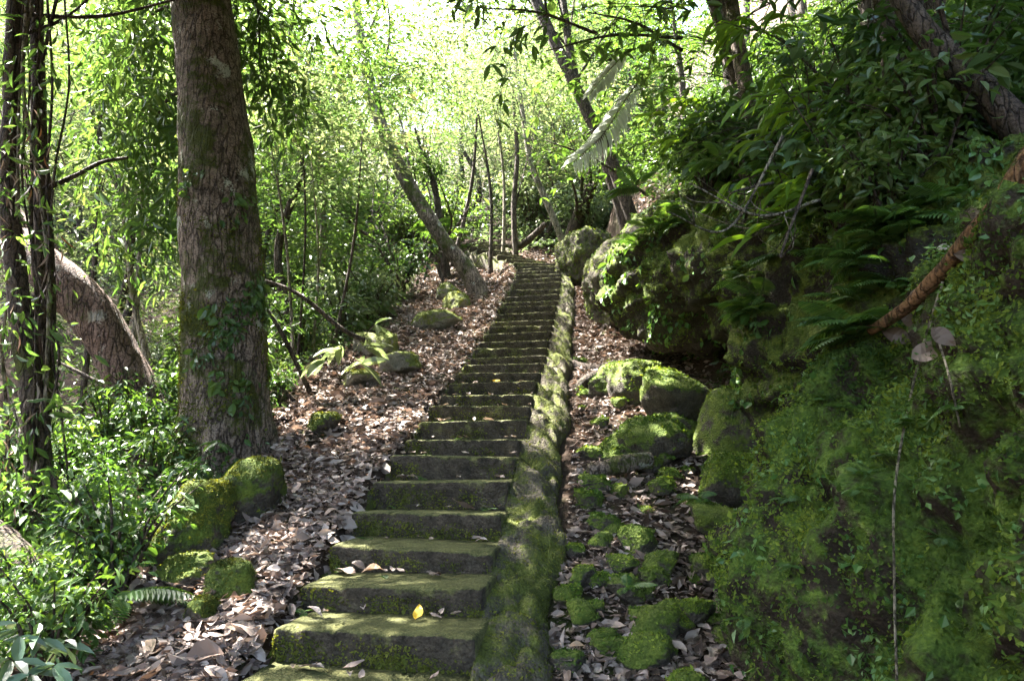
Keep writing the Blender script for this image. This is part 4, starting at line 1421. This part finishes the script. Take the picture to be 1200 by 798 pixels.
# hillside plants above the cliff on the right
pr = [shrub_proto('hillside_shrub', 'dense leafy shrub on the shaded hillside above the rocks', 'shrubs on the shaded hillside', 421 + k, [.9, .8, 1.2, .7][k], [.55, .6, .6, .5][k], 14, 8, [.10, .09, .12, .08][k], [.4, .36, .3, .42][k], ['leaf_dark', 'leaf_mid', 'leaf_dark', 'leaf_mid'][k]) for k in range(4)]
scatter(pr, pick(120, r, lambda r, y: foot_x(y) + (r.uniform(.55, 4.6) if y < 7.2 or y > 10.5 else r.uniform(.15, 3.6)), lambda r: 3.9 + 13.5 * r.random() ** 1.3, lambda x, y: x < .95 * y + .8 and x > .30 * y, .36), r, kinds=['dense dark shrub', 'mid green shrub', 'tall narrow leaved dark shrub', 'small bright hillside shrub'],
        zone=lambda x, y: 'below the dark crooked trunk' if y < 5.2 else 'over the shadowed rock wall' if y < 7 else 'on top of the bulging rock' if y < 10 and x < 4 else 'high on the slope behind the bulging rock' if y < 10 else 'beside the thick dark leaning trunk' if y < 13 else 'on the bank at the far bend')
# long leaved bamboo grass on the hillside
# ---- low ground cover nobody could count: leaves of seedlings and dead leaves on the slopes
def cover(n, fx, fy, r, L, wr, mat, label, hmax=.22, tm=DIAMOND, per=7):
    y = fy(n)
    x = fx(n, y)
    g = ground(x, y)
    mb = MB()
    c = np.stack([x, y, g + r.random(n) ** 2 * hmax], -1)
    leaf_cloud(mb, c, r, per, (.08, .08, .03), L, wr, tm, .9, .35)
    o = build(mb, 'undergrowth', M[mat], kind='stuff')
    o['label'], o['category'] = label, 'undergrowth'
    return o


r = np.random.default_rng(450)
cover(6500, lambda n, y: foot_x(y) + .9 + 5.5 * r.random(n) ** 1.4, lambda n: 2.6 + 15 * r.random(n) ** 1.2, r, .075, .42, 'leaf_dark', 'low dark leafy undergrowth covering the hillside above the rocks', .3)
cover(6000, lambda n, y: foot_x(y) + 3 + 12 * r.random(n), lambda n: r.uniform(5, 28, n), r, .14, .42, 'leaf_mid', 'taller undergrowth higher up the wooded hillside', .9, DIAMOND, 8)
cover(3000, lambda n, y: foot_x(y) + .8 + 4.5 * r.random(n) ** 1.4, lambda n: 2.6 + 12 * r.random(n) ** 1.2, r, .09, .40, 'leaf_dry', 'dead brown leaves caught on the hillside above the rocks', .06, DRY[2], 4)
cover(5000, lambda n, y: xs(y) + edge_u(y) - .1 - 6.5 * r.random(n) ** 1.3, lambda n: 3 + 20 * r.random(n), r, .075, .42, 'leaf_mid', 'low green undergrowth on the bank and ravine left of the litter', .25)
cover(4500, lambda n, y: r.uniform(-.85, .35, n) * y, lambda n: r.uniform(17.5, 36, n), r, .15, .45, 'leaf_sun', 'bright low undergrowth on the hill beyond the top of the steps', .9, DIAMOND, 9)

# ---- ferns
def frond_mesh(L, r, wid=.26, n=16, droop=.55, name='frond', mat='leaf_fern'):
    mb = MB()
    s = np.linspace(0, 1, 10)
    c = np.stack([L * s * .92, np.zeros(10), L * (.42 * s - droop * s ** 2)], -1)
    tube(mb, c[::3], [.004, .0015], 4, 10, rnd=.2)
    q = np.linspace(.12, .99, n)
    P = np.stack([np.interp(q, s, c[:, k]) for k in range(3)], -1)
    T = unit(np.stack([np.interp(q, s, np.gradient(c[:, k])) for k in range(3)], -1))
    ln = L * wid * np.sin(np.clip(q * 1.05 + .08, 0, 1) * math.pi) ** .7 + .008
    for sg in (-1, 1):
        D = T * .45 + np.array([0, sg, -.12])
        put_leaves(mb, P, D, np.tile([0, 0, 1.], (n, 1)), ln, ln * .2 + .012, LEAF, r=r)
    me = mb.mesh(name)
    me.materials.append(M[mat])
    return me


r = np.random.default_rng(500)
FR = [frond_mesh(.5, r), frond_mesh(.42, r, .3, 14, .7), frond_mesh(.6, r, .22, 18, .5)]


def fern(p, label, n, r, size=1.0, group=None, tilt=(0, 0, 1), spread=6.28, face=0.0):
    o = thing('fern', label, 'fern', p, group)
    for k in range(n):
        f = bpy.data.objects.new('frond', FR[r.integers(0, 3)])
        COL.objects.link(f)
        f.parent = o
        f.rotation_euler = (r.normal() * .2, r.uniform(-.45, .25), face + (k / n - .5) * spread + r.normal() * .2)
        f.scale = (size * r.uniform(.75, 1.15),) * 3
    return o


r = np.random.default_rng(501)
for (px, py, y, n_, s, f, lb) in [(125, 705, 3.6, 6, .8, 0, 'pale fern at the edge of the leaf litter by the flat stone'), (735, 690, 3.75, 5, .35, 0, 'small fern growing on the mound in the lower gully'),
                                  (985, 480, 3.4, 5, .45, 3.3, 'fern on the shoulder of the huge mossy rock'), (1000, 355, 4.0, 6, .75, 3.4, 'long fern arching below the orange root'),
                                  (930, 300, 5.0, 7, .8, 3.6, 'fern hanging down the shadowed rock wall'), (870, 270, 5.9, 7, .8, 3.8, 'fern hanging over the edge beside the bulging rock'),
                                  (960, 250, 4.6, 7, .8, 3.6, 'fern below the bamboo grass on the hillside'), (1060, 270, 3.8, 6, .7, 3.4, 'fern just left of the orange root'),
                                  (1080, 110, 4.3, 7, .9, 3.6, 'fern in the dark under the crooked trunk'), (1150, 60, 4.4, 7, .9, 3.6, 'fern at the top behind the crooked trunk'),
                                  (1010, 200, 4.6, 7, .8, 3.6, 'fern deep in shade above the orange root'), (560, 275, 15.5, 7, 2.2, 0, 'tall pale fern beyond the leaning mossy trunk'),
                                  (255, 520, 5.3, 4, .4, -1.6, 'small fern sprouting at the base of the thick tree'), (820, 585, 4.3, 5, .4, 3.3, 'small fern at the corner of the huge rock')]:
    fern(at(px if px != 560 else 505, py, y), lb, n_, r, s, spread=4.5, face=f)

for k in range(34):
    px, py = r.uniform(745, 1120), r.uniform(180, 400)
    if py > 200 + (px - 745) * .2 + 150 or (px < 850 and py > 300):
        py = r.uniform(190, 270)
    fern(on_rock(px, py, 5.2, .02), 'fern hanging ' + ('over the brow of the bulging rock' if px < 850 else 'on the shadowed rock wall under the bamboo' if px < 980 else 'on the shaded slope left of the orange root'), 6, r, r.uniform(.45, .85), 'ferns ' + ('over the bulging rock' if px < 850 else 'on the shadowed rock wall' if px < 980 else 'left of the orange root'), spread=3.6, face=3.5)
for k in range(12):
    px, py = r.uniform(850, 1180), r.uniform(450, 760)
    fern(on_rock(px, py, 2.6, .01), 'tiny fern sprouting from the face of the huge mossy rock', 4, r, r.uniform(.16, .26), 'tiny ferns on the huge mossy rock', spread=3.6, face=3.9)
for k in (3, 4, 5, 6, 7, 7, 8, 9, 6, 10):
    fern(stair_z(k, r.choice([-1, 1]) * r.uniform(.1, .48), r.uniform(.30, .36)), 'tiny fern sprouting at the back of a stone tread', 4, r, r.uniform(.10, .17), 'tiny ferns on the treads', spread=4.5, face=-1.6)
# ---- plants with large leaves one can pick apart: every leaf a part
mb = MB()
put_leaves(mb, np.array([[0, 0, 0.]]), np.array([[1., 0, 0]]), np.array([[0, 0, 1.]]), 1.0, .34, LEAF, rnd=np.array([.6]))
LM = {}
for key, wd, mat in (('sun', .34, 'leaf_sun'), ('blue', .62, 'leaf_blue'), ('mid', .36, 'leaf_mid'), ('blade', .3, 'leaf_blue'), ('dark', .30, 'leaf_dark')):
    mb = MB()
    put_leaves(mb, np.array([[0, 0, 0.]]), np.array([[1., 0, 0]]), np.array([[0, 0, 1.]]), 1.0, wd, LEAF, rnd=np.array([.6]))
    LM[key] = mb.mesh('leaf')
    LM[key].materials.append(M[mat])


def big_leaf_plant(label, base, tips, key, L, r, per=5, name='leafy_plant', cat='plant', stem='bark_dark', spread=.6):
    o = thing(name, label, cat, base)
    b = np.asarray(base)
    for tpt in tips:
        e = np.asarray(tpt) - b
        mb = MB()
        c = tube(mb, [(0, 0, 0), e * .5 + np.array([0, 0, .12 * np.linalg.norm(e)]), e], [.006, .003], 5, 10)
        build(mb, 'stem', M[stem], o, smooth=True)
        out = unit(e * np.array([1, 1, .2]))
        for k in range(per):
            f = bpy.data.objects.new('leaf', LM[key])
            COL.objects.link(f)
            f.parent = o
            f.location = c[-1 - min(k // 2, 6)]
            az = math.atan2(out[1], out[0]) + (k - per / 2) * spread * 1.3 + r.normal() * .25
            f.rotation_euler = (r.normal() * .35, .25 + r.normal() * .25, az)
            f.scale = (L * r.uniform(.75, 1.2),) * 3
    return o


r = np.random.default_rng(520)
b0 = at(30, 830, 2.9)
big_leaf_plant('plant with pale glossy leaves at the lower left corner', b0, [at(x, y, d) for x, y, d in ((20, 730, 2.8), (48, 742, 2.9), (65, 778, 2.7), (10, 770, 2.6), (35, 790, 2.6), (75, 750, 3.0))], 'blade', .13, r, 6)
b0 = at(400, 445, 7.0)
big_leaf_plant('plant with large bright leaves right of the thick mossy tree', b0, [at(x, y, d) for x, y, d in ((400, 405, 7.0), (425, 425, 6.9), (380, 420, 6.9), (440, 380, 7.2), (430, 405, 7.1))], 'sun', .30, r, 4)
b0 = at(930, 260, 4.8)
big_leaf_plant('plant with round bluish leaves on the right hillside', b0, [at(x, y, d) for x, y, d in ((935, 165, 4.2), (945, 190, 4.2), (960, 200, 4.3), (895, 165, 4.4), (1000, 185, 4.2))], 'blue', .16, r, 5)
b0 = at(950, 150, 5.0)
big_leaf_plant('upper plant with round bluish leaves among the bamboo grass', b0, [at(x, y, d) for x, y, d in ((925, 65, 4.8), (1000, 35, 4.6), (1015, 55, 4.6), (1035, 60, 4.7), (945, 65, 4.8))], 'blue', .15, r, 4)
b0 = at(640, -60, 6.4)
big_leaf_plant('drooping bough with dark leaves over the middle of the steps', b0, [at(x, y, d) for x, y, d in ((560, 20, 6.2), (575, 75, 6.2), (590, 120, 6.3), (530, 10, 6.2), (610, 50, 6.3), (640, 30, 6.3), (560, 5, 6.0), (580, 140, 6.4))], 'dark', .17, r, 7, name='leafy_bough', cat='bough')
b0 = at(900, 360, 4.8)
LMs = None
mb = MB()
put_leaves(mb, np.array([[0, 0, 0.]]), np.array([[1., 0, 0]]), np.array([[0, 0, 1.]]), 1.0, .15, LONG, rnd=np.array([.6]))
LM['long'] = mb.mesh('leaf')
LM['long'].materials.append(M['leaf_long'])
r = np.random.default_rng(530)
for lb, (bx, by, bz), cx_, cy_, sx_, sy_, D, nt_ in [('bright long leaved bamboo hanging out over the shadowed rock wall', (2.9, 5.0, 3.5), 905, 235, 60, 45, 4.4, 9), ('bright long leaved bamboo hanging above the round bluish leaves', (3.3, 5.4, 4.2), 930, 120, 70, 45, 4.8, 9),
                                            ('long leaved bamboo reaching out at the very top of the right bank', (3.2, 6.2, 5.0), 880, 40, 60, 35, 5.4, 7), ('long leaved bamboo beside the silvery palm frond', (2.9, 8.0, 5.2), 800, 130, 50, 40, 7.0, 8)]:
    tips = [at(cx_ + r.uniform(-sx_, sx_), cy_ + r.uniform(-sy_, sy_), D + r.uniform(-.3, .3)) for _ in range(nt_)]
    big_leaf_plant(lb, (bx, by, bz), tips, 'long', .26, r, 7, name='bamboo', cat='bamboo', spread=.35)
for k, (px, py, D, key, L) in enumerate([(705, 25, 6.6, 'mid', .16), (770, 70, 7.0, 'mid', .16), (820, 20, 6.0, 'dark', .16), (985, 20, 5.0, 'dark', .15), (1090, 60, 4.7, 'blue', .12), (1160, 20, 4.3, 'dark', .14), (780, 180, 7.6, 'mid', .14), (850, 190, 6.0, 'mid', .13), (655, 85, 9.4, 'mid', .17), (715, 150, 9.0, 'dark', .18), (735, 215, 8.6, 'dark', .16), (690, 120, 9.8, 'dark', .18), (745, 25, 8.6, 'mid', .17), (690, 40, 9.4, 'dark', .17), (790, 110, 8.0, 'mid', .17), (760, 150, 8.4, 'mid', .16)]):
    c0 = at(px, py, D)
    big_leaf_plant(['mid green bough hanging just right of the thick dark leaning trunk', 'mid green bough above the silvery palm frond', 'dark bough in front of the brown bank trunk', 'dark bough over the round bluish leaves', 'bluish leaved bough under the crooked trunk',
                    'dark bough at the top right corner', 'leafy bough spilling over the bulging rock', 'leafy bough left of the hanging bamboo', 'mid green bough crossing the thick dark leaning trunk', 'dark bough just behind the long silvery frond', 'dark bough below the long silvery frond', 'dark bough high behind both silvery fronds', 'leafy bough between the silvery fronds and the brown bank trunk', 'dark bough at the top of the dark leaning trunk', 'leafy bough right of the shorter silvery frond', 'leafy bough right of the long silvery frond'][k], c0 + np.array([.9, .5, .5]), [c0 + r.normal(size=3) * np.array([.45, .3, .25]) * D / 6.5 for _ in range(9)], key, L, r, 7, name='leafy_bough', cat='bough')
# dead leaves caught under the orange root
for k, (px, py, L) in enumerate(((1050, 393, .13), (1088, 412, .13), (1010, 385, .09), (1075, 345, .09), (1105, 395, .10), (1135, 300, .10), (1065, 375, .10))):
    one_leaf(on_rock(px, py, 2.62, .06), L, 'leaf_dry', ['large pale dead leaf caught under the orange root', 'large dead leaf hanging tip down below the orange root', 'small dead leaf on the ledge left of the caught leaves',
             'dead leaf lying on the orange root', 'curled dead leaf right of the hanging leaf', 'dead leaf standing upright beside the orange root', 'dead leaf pressed against the underside of the root'][k], 30 + k, nrm=(-.4, -1, .3 * r.random()), wid=.6)

def bare(name, label, group, pts, rad, forks, r, bark='bark_dark'):
    b = np.asarray(pts[0])
    mb = MB()
    c = tube(mb, np.array(pts) - b, rad, 6, 24, .2, 6)
    for _ in range(forks):
        k = r.integers(6, 22)
        L = np.linalg.norm(c[-1] - c[0]) * r.uniform(.25, .5)
        d = unit(unit(c[min(k + 1, 23)] - c[k]) + .7 * r.normal(size=3)) * L
        mid = c[k] + d * .5 + .12 * L * r.normal(size=3)
        tube(mb, [c[k], mid, c[k] + d + np.array([0, 0, .1 * L])], [rad[-1] * 1.1, rad[-1] * .35], 4, 8)
    o = link(name, mb.mesh(name, True), M[bark], None, b)
    return tag(o, label, {'bare_sapling': 'sapling', 'bare_stem': 'shrub'}.get(name, 'branch'), group)


r = np.random.default_rng(640)
for k in range(16):
    D = r.uniform(12, 20)
    px = r.uniform(480, 660)
    a = at(px, 290, D)
    if abs(a[0] - float(xs(D))) < 1.7 and D < 19.5:
        a[0] = float(xs(D)) - r.uniform(1.9, 3.4)
    a[2] = gz(a[0], D) - .05
    H = r.uniform(1.6, 3.6)
    l_ = r.normal(size=2) * .35 * H
    bare('bare_sapling', 'crooked bare sapling branching thinly behind the top of the steps', 'bare saplings behind the top of the steps',
         [a, a + np.array([l_[0] * .2 + .12 * r.normal(), 0, H * .35]), a + np.array([l_[0] * .7 + .15 * r.normal(), l_[1] * .4, H * .65]), a + np.array([l_[0], l_[1], H])], [.035, .012], 5, r)
for k in range(14):  # loose forked bare stems crossing the hillside leaves, not whole shrubs
    D = r.uniform(3.6, 6.2)
    px, py = r.uniform(850, 1150), r.uniform(60, 260)
    a, e = at(px, py, D), at(px + r.uniform(-170, 60), py + r.uniform(-110, 110), D - .2)
    bare('bare_stem', 'thin bare stem tangled among the leaves of the right hillside', 'bare stems tangled on the right hillside', [a, (a + e) / 2 + .12 * r.normal(size=3), e], [.010, .004], 3, r, 'bark_dark' if k % 3 else 'bark_pale')
for k, (px, py, D, x2, y2) in enumerate([(700, 40, 8, 560, 10), (800, 45, 7.5, 640, 60), (800, 60, 8, 690, 15), (760, 230, 9, 640, 165)]):
    a, e = at(px, py, D), at(x2, y2, D)
    bare('hanging_branch', ['bare branch reaching left over the middle of the steps', 'pale bare branch crossing the thick dark leaning trunk', 'upper bare branch from the bank to the dark leaning trunk', 'thin bare branch reaching out below the silvery frond'][k], None, [a, (a + e) / 2 + np.array([0, 0, .12]), e], [.022, .008], 4, r)

# ---- silvery palm fronds over the middle
def palm_frond(label, pts, L, seed):
    r = np.random.default_rng(seed)
    pts = np.array(pts)
    o = thing('palm_frond', label, 'palm frond', pts[0])
    mb = MB()
    c = tube(mb, pts - pts[0], [.012, .004], 5, 24)
    build(mb, 'rachis', M['bark_pale'], o, smooth=True)
    T = unit(np.gradient(c, axis=0))
    side = unit(np.cross(T, np.array([0, -1., .3])))
    mbs = MB()
    q = np.linspace(2, len(c) - 1, 44)
    P = np.stack([np.interp(q, np.arange(len(c)), c[:, k]) for k in range(3)], -1)
    Tq = T[q.astype(int)]
    Sq = side[q.astype(int)]
    ln = L * np.sin(np.linspace(.35, 2.8, 44)) ** .6
    for sg in (-1, 1):
        put_leaves(mbs, P, Tq * .7 + sg * Sq + np.array([0, 0, -.45]) + .10 * r.normal(size=P.shape), np.tile([0, -1., .6], (44, 1)), ln * r.uniform(.85, 1.1, 44), .030, LONG, r=r)
    build(mbs, 'leaflet', M['leaf_silver'], o)
    return o


palm_frond('long silvery palm frond hanging beside the dark leaning trunks', [at(752, 90, 8.2), at(728, 125, 8.0), at(705, 160, 7.9), at(672, 190, 7.9)], .30, 601)
palm_frond('shorter silvery palm frond above the long one', [at(735, 60, 8.6), at(712, 85, 8.5), at(690, 112, 8.5)], .20, 602)
print('objects', len(bpy.data.objects), 'tris', sum(len(m.polygons) for m in bpy.data.meshes))
